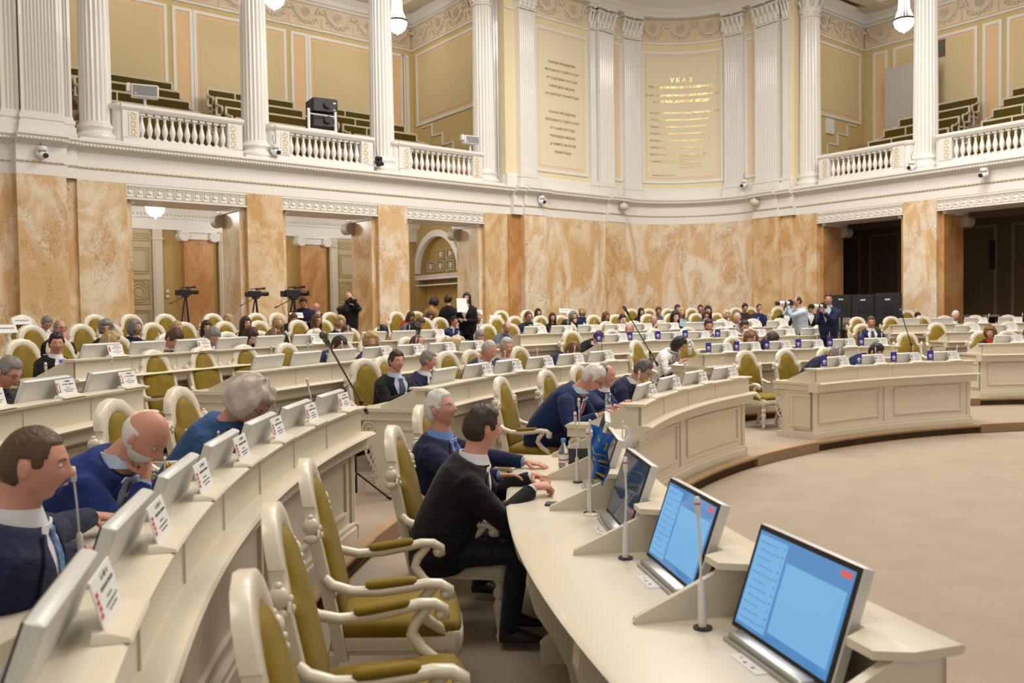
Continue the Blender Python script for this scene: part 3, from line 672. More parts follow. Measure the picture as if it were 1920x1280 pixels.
SEATS={(1,197.2):[174.5+5*i for i in range(5)],(1,161.1):[157.8,152.3,147,141.6],(1,127.5):[124,119,114.2,109.4],(2,199.4):[173.4+3.75*i for i in range(7)],(2,163):[159.7,155.8,152,148,144.1,140.1],(2,127.3):[124.9,121.4,117.7,113.9,110.2,106.6],(2,95.4):[92.6,88.7,85],(3,184.5):[171.9,175.3,178.7,182],(3,163.3):[161.2-3.05*i for i in range(7)],(3,128.5):[126.6-3.1*i for i in range(8)],(3,91.6):[89.8,86.6,83.5,80],(4,164.8):[163-2.72*i for i in range(10)],(4,130.0):[128.2-2.75*i for i in range(10)],(4,92.6):[91,88.2,85.4,82.6]}
def endpanel(d,k,z,th,sg):
    e=.35/Rk(k,th)*PI and 0
    def F(off): 
        dt=math.degrees(off/Rk(k,th))*sg
        return lambda r,zz: P3(k,th+dt,r,z+zz)
    mb=MB(); mb.prism([(.09,.0),(.47,.0),(.47,.745),(.09,.745)],F(-.03),F(.0)); mb.prism([(.07,.0),(.5,.0),(.5,.10),(.07,.10)],F(0),F(.03))
    mb.prism([(.02,.665),(.70,.665),(.70,.745),(.02,.745)],F(-.03),F(.02))
    mb.prism([(.035,.775),(.035,.95),(.17,.95),(.50,.80),(.50,.775)],F(-.03),F(.0))
    for a,b,c,dd in ((.13,.43,.16,.19),(.13,.43,.58,.61),(.13,.16,.19,.58),(.40,.43,.19,.58)): mb.prism([(a,c),(b,c),(b,dd),(a,dd)],F(0),F(.015))
    p=part('end_panel',mb,cream,d)
    # scrolled console leg
    out=[(.47,.66),(.67,.66),(.695,.62),(.70,.56),(.68,.49),(.64,.42),(.605,.35),(.585,.28),(.578,.21),(.60,.17),(.615,.13),(.60,.10),(.57,.09),(.57,.0),(.47,.0)]
    mb=MB(); mb.prism(out,F(-.075),F(.0)); mb.prism([(.46,0),(.66,0),(.66,.075),(.46,.075)],F(-.09),F(.02))
    c=part('console_leg',mb,cream,p)
    mb=MB()
    def sp(cx,cz,r,n,dr=1): return [F(.008)(cx+r*(1-i/n*.85)*math.cos(-.4+i*.62*dr),cz+r*(1-i/n*.85)*math.sin(-.4+i*.62*dr)) for i in range(n)]
    mb.tube(sp(.61,.585,.075,16),.009,5); mb.tube(sp(.60,.125,.032,12),.007,5); mb.tube([F(.008)(.66+.03*math.sin(i*.5)-.008*i,.50-.035*i) for i in range(11)],.009,5)
    for i in range(4): mb.tube([F(.008)(.60-.012*i,.43-.055*i),F(.008)(.64-.02*i,.40-.055*i),F(.008)(.655-.022*i,.35-.055*i)],.008,5)
    part('carved_scroll',mb,cream,p) if 0 else link('carved_scroll',mb.mesh('carved_scroll',cream,60),p)
for (k,t0,t1) in DESKS:
    z=ZF[k]; d=thing('curved_desk',DLAB[(k,t0)],'desk',P3(k,(t0+t1)/2,.3,z),0,'curved rows of council desks')
    def dp(name,mb,m=cream,smooth=35): # desk part in world coordinates
        o=link(name,mb.mesh(name,m,smooth),d); o.location=(-d.location[0],-d.location[1],-d.location[2]); return o
    _p=part
    mb=MB(); asw(mb,k,[(.075,z),(.075,z+.075),(.085,z+.085),(.085,z+.115),(.095,z+.125),(.40,z+.125),(.40,z)],t0,t1,.8); dp('plinth',mb)
    mb=MB(); asw(mb,k,[(.11,z+.12),(.11,z+.70),(.14,z+.70),(.14,z+.12)],t0,t1,.8)
    arc=(t0-t1)*PI/180*Rk(k,t1); n=max(1,round(arc/1.75)); w=(t0-t1)/n
    for i in range(n):
        a0=t1+w*i; e=math.degrees(.10/Rk(k,a0))
        abox(mb,k,a0-(0 if i==0 else e*.6),a0+e*.6,.093,.12,z+.12,z+.67)
        if i==n-1: abox(mb,k,t0-e,t0,.093,.12,z+.12,z+.67)
        b0,b1=a0+e*1.5,a0+w-e*1.5; s=math.degrees(.03/Rk(k,a0))
        for za,zb in ((.20,.235),(.575,.61)): asw(mb,k,[(.11,z+za),(.09,z+za+.008),(.09,z+zb-.008),(.11,z+zb)],b0,b1,.8)
        for c in (b0,b1-s): abox(mb,k,c,c+s,.092,.11,z+.235,z+.575)
        if i: abox(mb,k,a0-.02,a0+.02,.0,.11,z,z+.0)  if 0 else None
    dp('front_panel',mb)
    mb=MB(); asw(mb,k,[(.02,z+.645),(.0,z+.66),(-.0,z+.735),(-.03,z+.745),(-.06,z+.75),(-.065,z+.76),(-.055,z+.772),(-.03,z+.778),(.70,z+.778),(.72,z+.768),(.70,z+.745),(.14,z+.745),(.14,z+.645)],t0+.25,t1-.25,.6); dp('tabletop',mb)
    mb=MB(); asw(mb,k,[(.035,z+.775),(.035,z+.945),(.06,z+.945),(.06,z+.775)],t0,t1,.8)
    ss=SEATS[(k,t0)]; bd=[(a+b)/2 for a,b in zip(ss,ss[1:])]
    for b in bd:
        e=math.degrees(.006/Rk(k,b)); abox(mb,k,b-e,b+e,.028,.05,z+.778,z+.945)
    dp('raised_front',mb)
    mb=MB(); asw(mb,k,[(-.0,z+.952),(.012,z+.943),(.15,z+.943),(.15,z+.967),(.01,z+.967),(-.002,z+.962)],t0+.15,t1-.15,.6)
    for b in [t0-.4,t1+.4]+bd:
        e=math.degrees((.085 if k==1 else .06)/Rk(k,b)); mb.loft([[P3(k,b-e,.15,z+.945),P3(k,b+e,.15,z+.945),P3(k,b+e,.15,z+.967),P3(k,b-e,.15,z+.967)],[P3(k,b-e*.55,.235,z+.945),P3(k,b+e*.55,.235,z+.945),P3(k,b+e*.55,.235,z+.967),P3(k,b-e*.55,.235,z+.967)]])
    dp('raised_shelf',mb)
    for b in bd:
        mb=MB(); e=math.degrees(.011/Rk(k,b)); mb.prism([(.05,.775),(.05,.945),(.20,.945),(.22,.925),(.50,.80),(.505,.785),(.50,.778)],lambda r,zz:P3(k,b-e,r,z+zz),lambda r,zz:P3(k,b+e,r,z+zz)); dp('divider',mb,cream,None)
        if k==1 and t0>190:
            mb=MB(); e=math.degrees(.03/Rk(k,b)); mb.prism([(.40,.745),(.69,.745),(.70,.66),(.67,.55),(.60,.44),(.53,.30),(.50,.15),(.56,.10),(.56,.0),(.36,.0),(.36,.6)],lambda r,zz:P3(k,b-e,r,z+zz),lambda r,zz:P3(k,b+e,r,z+zz)); dp('knee_bracket',mb,cream,None)
    for th,sg in ((t0,1),(t1,-1)):
        def lp(name,mb,m,parent,smooth=None): 
            o=link(name,mb.mesh(name,m,smooth),parent)
            if parent is d: o.location=(-d.location[0],-d.location[1],-d.location[2])
            return o
        part=lp; endpanel(d,k,z,th,sg); part=_p
# ------------------------------------------------------------------ CHAIR
def bk(x,z,y=0): return (x,-.24-(z-.46)*.2+y,z)
ST=[((.262,.34),(.215,.34)),((.264,.47),(.214,.47)),((.270,.70),(.217,.70)),((.278,.85),(.218,.835)),((.281,.895),(.210,.862)),((.258,.905),(.190,.876)),((.232,.918),(.168,.890)),((.212,.940),(.152,.912)),((.203,.975),(.143,.942)),((.214,.984),(.138,.962)),((.206,1.022),(.126,.988)),((.172,1.085),(.100,1.030)),((.100,1.135),(.055,1.062)),((0,1.154),(0,1.074))]
def chair_meshes():
    W=cream; V=velvet
    full=[((-a[0],a[1]),(-b[0],b[1])) for a,b in ST]+[x for x in ST[::-1][1:]]
    mb=MB(); t=.024
    mb.loft([[bk(O[0],O[1],-t),bk(O[0],O[1],t*.7),bk(O[0]*.93+I[0]*.07,O[1]*.93+I[1]*.07,t),bk(O[0]*.2+I[0]*.8,O[1]*.2+I[1]*.8,t*1.1),bk(I[0],I[1],t*.6),bk(I[0],I[1],-t)] for O,I in full])
    mb.box(-.22,.22,-.268,-.225,.43,.475,fn=lambda x,y,z:(x,y,z))
    for e in (-1,1):
        x,y,z=bk(e*.284,.918); mb.ball((x,y,z),(.028,.034,.036),10,7); mb.ball((x,y,z+.036),.014,8,5); mb.ball((x+e*.012,y,z-.05),(.018,.03,.022),8,6)
        mb.tube([(x-.012*e+.022*math.cos(q),y+.03,z-.045+.022*math.sin(q)) for q in [i*.7 for i in range(8)]],.008,5)
        for zz in (.62,.645,.67,.90,.87): mb.ball(bk(e*.243,zz,.03),(.012,.01,.014),6,4)
    bf=mb
    full2=[(-b[0]*1.03,b[1]+.004) for a,b in ST[1:]]+[(b[0]*1.03,b[1]+.004) for a,b in ST[::-1][1:-1]]
    mb=MB(); c=(0,.74)
    def ring(s,y): return [bk(c[0]+(x-c[0])*s,c[1]+(z-c[1])*s,y) for x,z in full2]
    mb.loft([ring(.55,-.030),ring(.9,-.028),ring(1,-.018),ring(1,.012),ring(.95,.034),ring(.85,.046),ring(.6,.056),ring(.3,.06),ring(.02,.061)])
    bc=mb
    mb=MB(); seat=[(-.235,-.25),(-.275,.0),(-.298,.24),(-.29,.275),(-.2,.292),(0,.30),(.2,.292),(.29,.275),(.298,.24),(.275,.0),(.235,-.25)]
    mb.loft([[(x*s,y*s,z) for x,y in seat] for s,z in ((.93,.352),(.96,.355),(.96,.37),(1,.378),(1,.425),(.985,.43),(.9,.432))]); sf=mb
    mb=MB(); mb.loft([[(x*s,y*s,z) for x,y in seat] for s,z in ((.93,.42),(.97,.44),(.975,.462),(.94,.482),(.85,.494),(.6,.503),(.3,.507),(.05,.508))]); sc=mb
    fl=MB(); fl.rbox(-.034,.034,-.034,.034,.345,.452,.01); fl.lathe([(.012,0),(.017,.01),(.024,.04),(.026,.05),(.018,.062),(.02,.08),(.035,.19),(.037,.215),(.03,.235),(.022,.25),(.034,.262),(.037,.28),(.034,.298),(.022,.31),(.024,.33),(.032,.346)],14)
    bl=MB(); bl.loft([[(x*w,y*w+dy,z) for x,y in ((-1,-1),(1,-1),(1,1),(-1,1))] for w,dy,z in ((.018,-.10,0),(.022,-.05,.18),(.026,0,.37))])
    am=MB(); am.tube([(0,-.283,.70),(.008,-.25,.668),(.02,-.17,.643),(.034,-.05,.640),(.045,.06,.655),(.052,.13,.668),(.055,.19,.664),(.056,.228,.640),(.056,.232,.612),(.056,.215,.60)],[.022,.026,.026,.026,.027,.027,.027,.026,.022,.012],8,sx=1.15,sy=.85,up=(0,0,1))
    am.ball((.056,.212,.622),(.032,.026,.026),10,6)
    am.tube([(.052,.165,.652),(.045,.115,.60),(.038,.10,.56),(.02,.135,.505),(.0,.205,.45),(-.005,.24,.425)],[.02,.024,.024,.024,.022,.02],8)
    pd=MB(); pd.rbox(-.028,.028,-.105,.105,0,.034,.014,fn=lambda x,y,z:(x+.034+y*.1,y-.01,z+.656+y*.08))
    return dict(bf=bf,bc=bc,sf=sf,sc=sc,fl=fl,bl=bl,am=am,pd=pd)
cmb=chair_meshes()
CHM={k:cmb[k].mesh(n,velvet if k in('bc','sc','pd') else cream,s) for k,n,s in (('bf','back_frame',50),('bc','backrest',60),('sf','seat_frame',50),('sc','seat_cushion',70),('fl','leg',50),('bl','leg',None),('am','armrest',70),('pd','arm_pad',60))}
wood=MB()
for k in ('bf','sf'): wood.add(cmb[k].v,cmb[k].f)
for x in (-1,1): 
    wood.add([(p[0]+x*.262,p[1]+.24,p[2]) for p in cmb['fl'].v],cmb['fl'].f); wood.add([(p[0]+x*.235,p[1]-.245,p[2]) for p in cmb['bl'].v],cmb['bl'].f)
    wood.add([((p[0]+.268)*x,p[1],p[2]) for p in cmb['am'].v],cmb['am'].f)
CHM['wood']=wood.mesh('chair_frame',cream,50)
vv=MB(); vv.add(cmb['sc'].v,cmb['sc'].f)
for x in (-1,1): vv.add([((p[0]+.268)*x,p[1],p[2]) for p in cmb['pd'].v],cmb['pd'].f)
CHM['vv']=vv.mesh('seat_cushion',velvet,60)
chN=chF=None; CHAIRS=[]
def chair(x,y,z,rz,lab,near,group='olive velvet armchairs',sc=1):
    global chN,chF
    CHAIRS.append((x,y))
    if near:
        if chN is None:
            chN=thing('armchair',lab,'chair',(x,y,z),rz,group)
            link('back_frame',CHM['bf'],chN); link('backrest',CHM['bc'],chN); link('seat_frame',CHM['sf'],chN); link('seat_cushion',CHM['sc'],chN)
            for e in (-1,1):
                link('leg',CHM['fl'],chN,(e*.262,.24,0)); link('leg',CHM['bl'],chN,(e*.235,-.245,0))
                a=link('armrest',CHM['am'],chN,(e*.268,0,0)); a.scale=(e,1,1); link('arm_pad',CHM['pd'],a)
            return chN
        return dup(chN,(x,y,z),rz,lab,group)
    if chF is None:
        chF=thing('armchair',lab,'chair',(x,y,z),rz,group); link('chair_frame',CHM['wood'],chF); link('backrest',CHM['bc'],chF); link('seat_cushion',CHM['vv'],chF)
        return chF
    return dup(chF,(x,y,z),rz,lab,group)
# ================================================================== DESK EQUIPMENT
scr=mat('screen_blue',(.02,.05,.1),.12,emit=(.07,.24,.52),es=.9,coat=.5)
scrd=mat('screen_standby',(.02,.025,.035),.08,emit=(.05,.08,.13),es=.35,coat=.6)  # screens that are off, with a faint glow put into the material
uil=mat('screen_pale_blue',(.1,.2,.3),.2,emit=(.13,.36,.64),es=.9); uid=mat('screen_line_blue',(.05,.1,.2),.2,emit=(.07,.24,.50),es=.9); uir=mat('screen_red_box',(.4,.05,.05),.2,emit=(.55,.10,.12),es=.8)
def tp(x,t,z): return (x, -.03+z*.34+t*.95, .02+z-t*.32)   # panel plane: t thickness toward arena
def monitor_meshes():
    W=.25
    sh=MB(); sh.rbox(-W,W,0,.038,.0,.315,.006,fn=tp);
    st=MB(); st.rbox(-.19,.19,-.075,.03,0,.03,.006); st.box(-.20,.20,-.085,-.07,0,.012)
    def rect(x0,x1,z0,z1,t): m=MB(); m.add([tp(x0,t,z0),tp(x1,t,z0),tp(x1,t,z1),tp(x0,t,z1)],[(0,1,2,3)]); return m
    bz=MB(); bz.box(-W+.004,W-.004,-.003,.002,.006,.31,fn=tp)
    sc=MB(); sc.box(-W+.018,W-.018,-.0045,-.002,.02,.296,fn=tp)
    ui=MB()
    def b(x0,x1,z0,z1,mi,t=-.0055): ui.box(x0,x1,t,t+.001,z0,z1,mi,fn=tp)
    b(-.225,-.075,.03,.285,0); 
    for i in range(11): b(-.215+.01*(i%2),-.10-.02*(i%3),.045+.022*i,.048+.022*i,1,-.0068)
    for i in range(11): b(-.092,-.082,.047+.022*i,.052+.022*i,1,-.0068)
    b(-.072,-.070,.03,.285,1); b(-.06,.22,.045,.24,0); b(.175,.222,.272,.288,2); b(.19,.222,.035,.042,1)
    return sh.mesh('shell',silver,40),st.mesh('stand',silverD,40),bz.mesh('bezel',black),sc.mesh('screen',scr),sc.mesh('screen',scrd),ui.mesh('screen_content',[uil,uid,uir])
MM=monitor_meshes(); MON={}
def monitor(k,th,lab,kind):
    x,y,z=P3(k,th,.205,ZF[k]+.778); rz=inward(th)
    if kind in MON: return dup(MON[kind],(x,y,z),rz,lab)
    t=thing('monitor',lab,'monitor',(x,y,z),rz,'desk monitors'); s=link('shell',MM[0],t); link('stand',MM[1],t); link('bezel',MM[2],s)
    c=link('screen',MM[3] if kind=='ui' else MM[4],t)
    if kind=='ui': link('screen_content',MM[5],c)
    MON[kind]=t; return t
def plate_meshes(em):
    W=.105; f=lambda x,y,z:(x,y-z*.26,z+.018)
    ba=MB(); ba.loft([[(-x,-.025,z),(x,-.025,z),(x,.055*w,z),(-x,.055*w,z)] for x,z,w in ((.13,0,1),(.125,.008,.9),(.115,.018,.1),(.11,.022,-.1))])
    ca=MB(); ca.box(-W,W,-.004,.0,0,.104,fn=f)
    tx=MB(); rnd=random.Random(em*7+1)
    def line(z,h,x0,x1,s):
        x=x0
        while x<x1:
            w=s*rnd.uniform(.5,1.0); tx.box(x,min(x+w*.35,x1),.0005,.0012,z,z+h*rnd.uniform(.75,1),fn=lambda a,b_,c:f(-a,b_,c)); 
            if rnd.random()<.6: tx.box(x,x+w*.8,.0005,.0012,z+h*rnd.choice([0,.42,.85]),z+h*rnd.choice([0,.42,.85])+h*.16,fn=lambda a,b_,c:f(-a,b_,c))
            x+=w*1.05
            if rnd.random()<.1: x+=s*.8
    line(.084,.011,-.015,.055,.009); line(.065,.008,-.045,.085,.007); line(.044,.005,-.01,.04,.005); line(.030,.005,-.04,.08,.005); line(.018,.005,-.02,.06,.005)
    eb=MB()
    def e(x0,x1,z0,z1,mi): eb.box(-x1,-x0,.0005,.0014,z0,z1,mi,fn=f)
    if em==0: # blue-grey bear-like square badge with three lines
        for i in range(5): e(-.100+.004*abs(i-2),-.066-.003*((i*2)%3),.082-.007*i,.087-.007*i,0 if i<3 else (2 if i==3 else 1))
        e(-.098,-.07,.033,.037,0);e(-.098,-.07,.024,.028,0)
    elif em==1: # red shield with anchors
        for i in range(7): e(-.099+.003*abs(i-3),-.069-.003*abs(i-3),.028+.009*i,.036+.009*i,1 if i%3 else 3)
    elif em==2: # arch logo red / green foot
        e(-.104,-.098,.03,.08,1);e(-.078,-.072,.03,.07,1);e(-.100,-.076,.074,.080,1);e(-.106,-.070,.020,.028,4)
    elif em==3:
        for i in range(4): e(-.098+.004*(i%2),-.078+.004*(i%2),.024+.014*i,.034+.014*i,1)
    return ba.mesh('stand',cream,40),ca.mesh('card',whitep),tx.mesh('printed_lines',inkm),eb.mesh('emblem',[mat('navy_ink',(.05,.07,.2),.6),redm,mat('blue_ink',(.05,.12,.5),.6),mat('gold_ink',(.6,.45,.15),.6),mat('green_ink',(.1,.3,.1),.6)]) if eb.v else None
PLM={};PLT={}
def plate(k,th,em,lab,dr=.045,z=None):
    p=P3(k,th,dr,(ZF[k]+.968) if z is None else z); rz=inward(th)
    if em in PLT: return dup(PLT[em],p,rz,lab)
    m=plate_meshes(em); t=thing('nameplate',lab,'nameplate',p,rz,'white nameplates on the desks'); link('stand',m[0],t); c=link('card',m[1],t); link('printed_lines',m[2],c)
    if m[3]: link('emblem',m[3],c)
    PLT[em]=t; return t
def mic_parts():
    b=MB(); b.lathe([(.03,0),(.03,.006),(.018,.008)],16); s=MB(); s.lathe([(.014,.006),(.014,.02),(.010,.14),(.006,.15)],12)
    r=MB(); r.tube([(0,0,.145),(0,.004,.27),(0,.0,.36)],.0042,6); h=MB(); h.lathe([(.004,.355),(.009,.36),(.0095,.40),(.008,.415),(.002,.418)],12); g=MB(); g.lathe([(.0098,.392),(.0098,.398)],12)
    return [('base_ring',b.mesh('base_ring',black,40)),('stem',s.mesh('stem',micw,50)),('gooseneck',r.mesh('gooseneck',micw,60)),('microphone_head',h.mesh('microphone_head',micw,60)),('red_ring',g.mesh('red_ring',redm,60))]
MICP=mic_parts(); MIC=None
def mic(k,th,lab,tilt=0,az=0,dr=.31,z=None):
    global MIC
    p=P3(k,th,dr,ZF[k]+.778)
    if MIC is None:
        MIC=thing('desk_microphone',lab,'microphone',p,inward(th),'gooseneck microphones')
        for n,m in MICP: link(n,m,MIC)
        o=MIC
    else: o=dup(MIC,p,inward(th),lab)
    o.rotation_euler=(Matrix.Rotation(inward(th),3,'Z')@Matrix.Rotation(R_(tilt),3,Vector((math.cos(R_(az)),math.sin(R_(az)),0)))).to_euler()
    return o
blueF=mat('blue_pennant',(.02,.035,.34),.6); bluL=mat('royal_blue_flag',(.01,.13,.55),.6); yelF=mat('yellow_flag',(.75,.42,.02),.6); yelT=mat('yellow_letters',(.85,.70,.05),.6)
def pennant(k,th,lab,full=True,z=None):
    p=P3(k,th,.06,ZF[k]+.968); t=thing('table_pennant',lab,'pennant',p,inward(th),'blue party pennants')
    if 'pn' not in PLM:
        po=MB(); po.lathe([(.028,0),(.026,.006),(.004,.010),(.003,.255),(.006,.262),(.001,.27)],10); 
        st=MB(); st.tube([(-.052,.006,.175),(0,.002,.25),(.052,.006,.175)],.0016,4,mi=0)
        fl=MB(); fl.box(-.062,.062,.004,.008,.022,.165)
        em=MB(); em.ball((0,.008,.085),(.032,.003,.018),12,6,0); em.box(-.024,.024,.010,.012,.060,.070,1); em.box(-.024,.024,.010,.012,.052,.060,0); em.tube([(-.034+.068*i/8,.010,.085+.022*math.sin(PI*i/8)) for i in range(9)],.005,5,mi=0)
        em.box(-.010,.012,.0105,.0125,.078,.086,1)
        PLM['pn']=[('pole',po.mesh('pole',micw,50)),('string',st.mesh('string',gold)),('pennant_cloth',fl.mesh('pennant_cloth',blueF)),('emblem',em.mesh('emblem',[whitep,redm],50))]
    for n,m in PLM['pn']: link(n,m,t)
    return t
def cloth_flag(p,rz,lab,mtl,W,Hh,wave,letters=None,pole=.42,name='table_flag',top=None):
    t=thing(name,lab,'flag',p,rz)
    po=MB(); po.lathe([(.035,0),(.033,.008),(.005,.012),(.004,pole-.012),(.008,pole-.004),(.001,pole+.006)],12); part('pole',po,micw,t,50)
    fl=MB(); n,m=14,12; rows=[]
    for j in range(m+1):
        v=j/m
        rows.append([(W*u*(1-.35*v*wave)+.012*math.sin(9*v+2*u), wave*.05*math.sin(8*u+3*v), pole-.02-Hh*v-W*.75*u*wave*(1-.2*v)) for u in [i/n for i in range(n+1)]])
    vs=[p_ for r in rows for p_ in r]; vs2=[(x,y-.002,z) for x,y,z in vs]; w=n+1
    fl.add(vs,[(j*w+i,j*w+i+1,(j+1)*w+i+1,(j+1)*w+i) for j in range(m) for i in range(n)]); fl.add(vs2,[(j*w+i,(j+1)*w+i,(j+1)*w+i+1,j*w+i+1) for j in range(m) for i in range(n)])
    f=part('flag_cloth',fl,mtl,t,180)
    if letters:
        for yy in (.003,-.006):
            L=MB(); me=textmesh(letters[0],letters[1],'LEFT')
            for v in me.vertices: pass
            def mp(x,y):
                u=min(max(x/W,0),1); v=min(max(y/Hh,0),1)
                return (W*u*(1-.35*v*wave)+.012*math.sin(9*v+2*u), wave*.05*math.sin(8*u+3*v)+yy, pole-.02-Hh*v-W*.75*u*wave*(1-.2*v))
            L.add([mp(letters[2]+v.co.y,(letters[3]+v.co.x)) for v in me.vertices],[list(q_.vertices) for q_ in me.polygons]); bpy.data.meshes.remove(me)
            o=link('flag_letters',L.mesh('flag_letters',yelT),f)
    return t
def bottle(p,lab,cap=(.08,.3,.75)):
    t=thing('water_bottle',lab,'bottle',p)
    b=MB(); b.lathe([(.028,0),(.032,.006),(.032,.04),(.030,.06),(.032,.08),(.032,.12),(.026,.145),(.013,.168),(.012,.185)],20); part('bottle_body',b,mat('clear_plastic',(.9,.95,1),.08,trans=.85),t,60)
    b=MB(); b.lathe([(.015,.18),(.016,.185),(.016,.20),(.014,.204)],16); part('cap',b,mat('bottle_cap',cap,.4),t,50)
    b=MB(); b.lathe([(.0325,.055),(.0325,.105)],20); l=part('label',b,whitep,t,60); b=MB(); b.lathe([(.0328,.068),(.0328,.076)],20); link('label_stripe',b.mesh('label_stripe',redm),l)
    return t
def mic_stand(base,z,tip,clutch,lab):
    # tip: microphone end (x,y,z), clutch: boom joint
    t=thing('microphone_stand',lab,'microphone stand',(base[0],base[1],z)); o=Vector((base[0],base[1],z)); T=Vector(tip)-o; K=Vector(clutch)-o
    m=MB(); m.tube([(0,0,.1),(0,0,K.z*.55)],.013,8); m.tube([(0,0,K.z*.5),(K.x,K.y,K.z)],.008,8); part('upright_pole',m,blackm,t,60)
    for i in range(3):
        a=.5+i*2.094; m=MB(); m.tube([(0,0,.28),(.30*math.cos(a),.30*math.sin(a),.02)],.009,6); m.tube([(.28*math.cos(a),.28*math.sin(a),.03),(.32*math.cos(a),.32*math.sin(a),.01)],.013,6); part('leg',m,blackm,t,60)
    d=(T-K).normalized(); m=MB(); m.tube([K-d*.28,T-d*.1],.0075,8); m.ball(K,(.022,.022,.022),8,6); m.tube([K-d*.36,K-d*.26],.018,8); part('boom_arm',m,blackm,t,60)
    m=MB(); m.tube([T-d*.13,T-d*.02,T],[.013,.019,.02],12); m.tube([T-d*.16,T-d*.10],.017,10); h=part('microphone_body',m,black,t,60); m=MB(); m.ball(T+d*.018,(.027,.027,.027),14,10); link('microphone_grille',m.mesh('microphone_grille',mat('mic_grille',(.10,.10,.11),.4,metal=.6),60),h)
    return t
# ================================================================== PEOPLE
skinC={'f':(.62,.36,.25),'m':(.52,.29,.19),'r':(.60,.30,.22),'p':(.70,.45,.34)}
def skin(k): return mat('skin_'+k,skinC[k],.5,spec=.35,var=(30,.35,tuple(a*b for a,b in zip(skinC[k],(.92,.78,.74)))),bump=(150,.12,.002))
def cloth(n,c): return mat('cloth_'+n,c,.85,spec=.2,sheen=.08,bump=(7,.55,.05,(1,1,2.2)))
def hairm(n,c): return mat('hair_'+n,c,.5,spec=.4,bump=(70,.7,.012,(1,1,.12)))
HC={'black':(.012,.010,.010),'dark':(.035,.022,.014),'brown':(.085,.048,.026),'reddish':(.13,.055,.025),'auburn':(.17,.085,.03),'blond':(.42,.29,.14),'lightblond':(.58,.45,.27),'grey':(.22,.21,.20),'lightgrey':(.42,.41,.39),'white':(.66,.65,.62),'darkgrey':(.10,.095,.09),'mauve':(.50,.42,.385)}
def g2(x,z,cx,cz,sx,sz): return math.exp(-((x-cx)/sx)**2-((z-cz)/sz)**2)
def hpt(a,b,fem=0,fat=0):
    X,Y,Z=math.cos(b)*math.sin(a),math.cos(b)*math.cos(a),math.sin(b)
    x,y,z=X*(.076+.006*fat),Y*.097,Z*.118
    if Y<0: y*=1.06
    if Z<0:
        t=-Z; x*=1-(.27-.12*fat)*t**1.7; y*= (1-.50*t**1.4) if Y<0 else (1-.10*t)
    if Z>.2 and Y>0: y*=1-.08*(Z-.2)
    if Y>0:
        w=min(1,Y*2.2); ax=abs(x)
        y+=w*(.024*g2(x,z,0,-.026,.0135,.014)+.012*g2(x,z,0,-.010,.0095,.024)+.005*g2(ax,z,.012,-.032,.007,.008)
            +.0045*g2(ax,z,.028,.024,.022,.009)-.0105*g2(ax,z,.031,.007,.0145,.011)+.006*g2(x,z,0,-.056,.022,.009)-.0045*g2(x,z,0,-.0575,.024,.0022)
            +.010*g2(x,z,0,-.100,.022,.017)-.003*g2(x,z,0,-.078,.02,.007)+.005*g2(ax,z,.040,-.022,.02,.02)-.003*g2(ax,z,.034,-.06,.008,.018))
    return Vector((x,y,z))
def hgrid(n,m,fem,fat):
    A=[]
    for j in range(m+1):
        b=-PI/2+PI*j/m
        for i in range(n):
            u=i/n*2-1; a=PI*(u*(.62+.38*u*u))  # denser at the front
            A.append((a,max(min(b,PI/2-.03),-PI/2+.03)))
    return A
def head_add(mb,M,n,m,fem,fat):
    A=hgrid(n,m,fem,fat); mb.M=M
    mb.add([hpt(a,b,fem,fat) for a,b in A],[(j*n+i,j*n+(i+1)%n,(j+1)*n+(i+1)%n,(j+1)*n+i) for j in range(m) for i in range(n)]+[tuple(range(n))[::-1],tuple(m*n+i for i in range(n))])
    for e in (-1,1): mb.ball((e*(.076+.006*fat),-.008,-.004),(.010,.019,.031),8,7,rot=Matrix.Rotation(-e*.35,3,'Z'))
    mb.M=None
def sm(x,a,b): t=min(1,max(0,(x-a)/(b-a))); return t*t*(3-2*t)
def hairmask(kind,a,b,p):
    aa=abs(a); z=p.z
    if kind=='bald': return sm(aa,1.35,1.65)*sm(z,-.075,-.05)*(1-sm(z,.02,.045))
    if kind=='balding': hl=.092 if aa<.8 else (.092-.09*sm(aa,.8,1.25)); 
    elif kind=='buzz' or kind=='short': hl=.066 if aa<.75 else .066-.075*sm(aa,.75,1.25)
    else: hl=.060 if aa<.7 else .060-.13*sm(aa,.7,1.1)
    if aa>1.5: hl=min(hl,-.01-.055*sm(aa,1.5,2.1))
    r=sm(z,hl-.006,hl+.010)
    if kind=='balding': r*=1-.93*(1-sm(aa,1.0,1.9))*sm(z,.085,.10)*1.0
    # keep ears free
    if kind in('short','buzz','balding','bald') and z<.030 and aa<1.95: r*=max(sm(aa,1.72,1.92), (1-sm(aa,1.40,1.50))*sm(z,-.012,.012)*sm(aa,1.05,1.2))
    return r
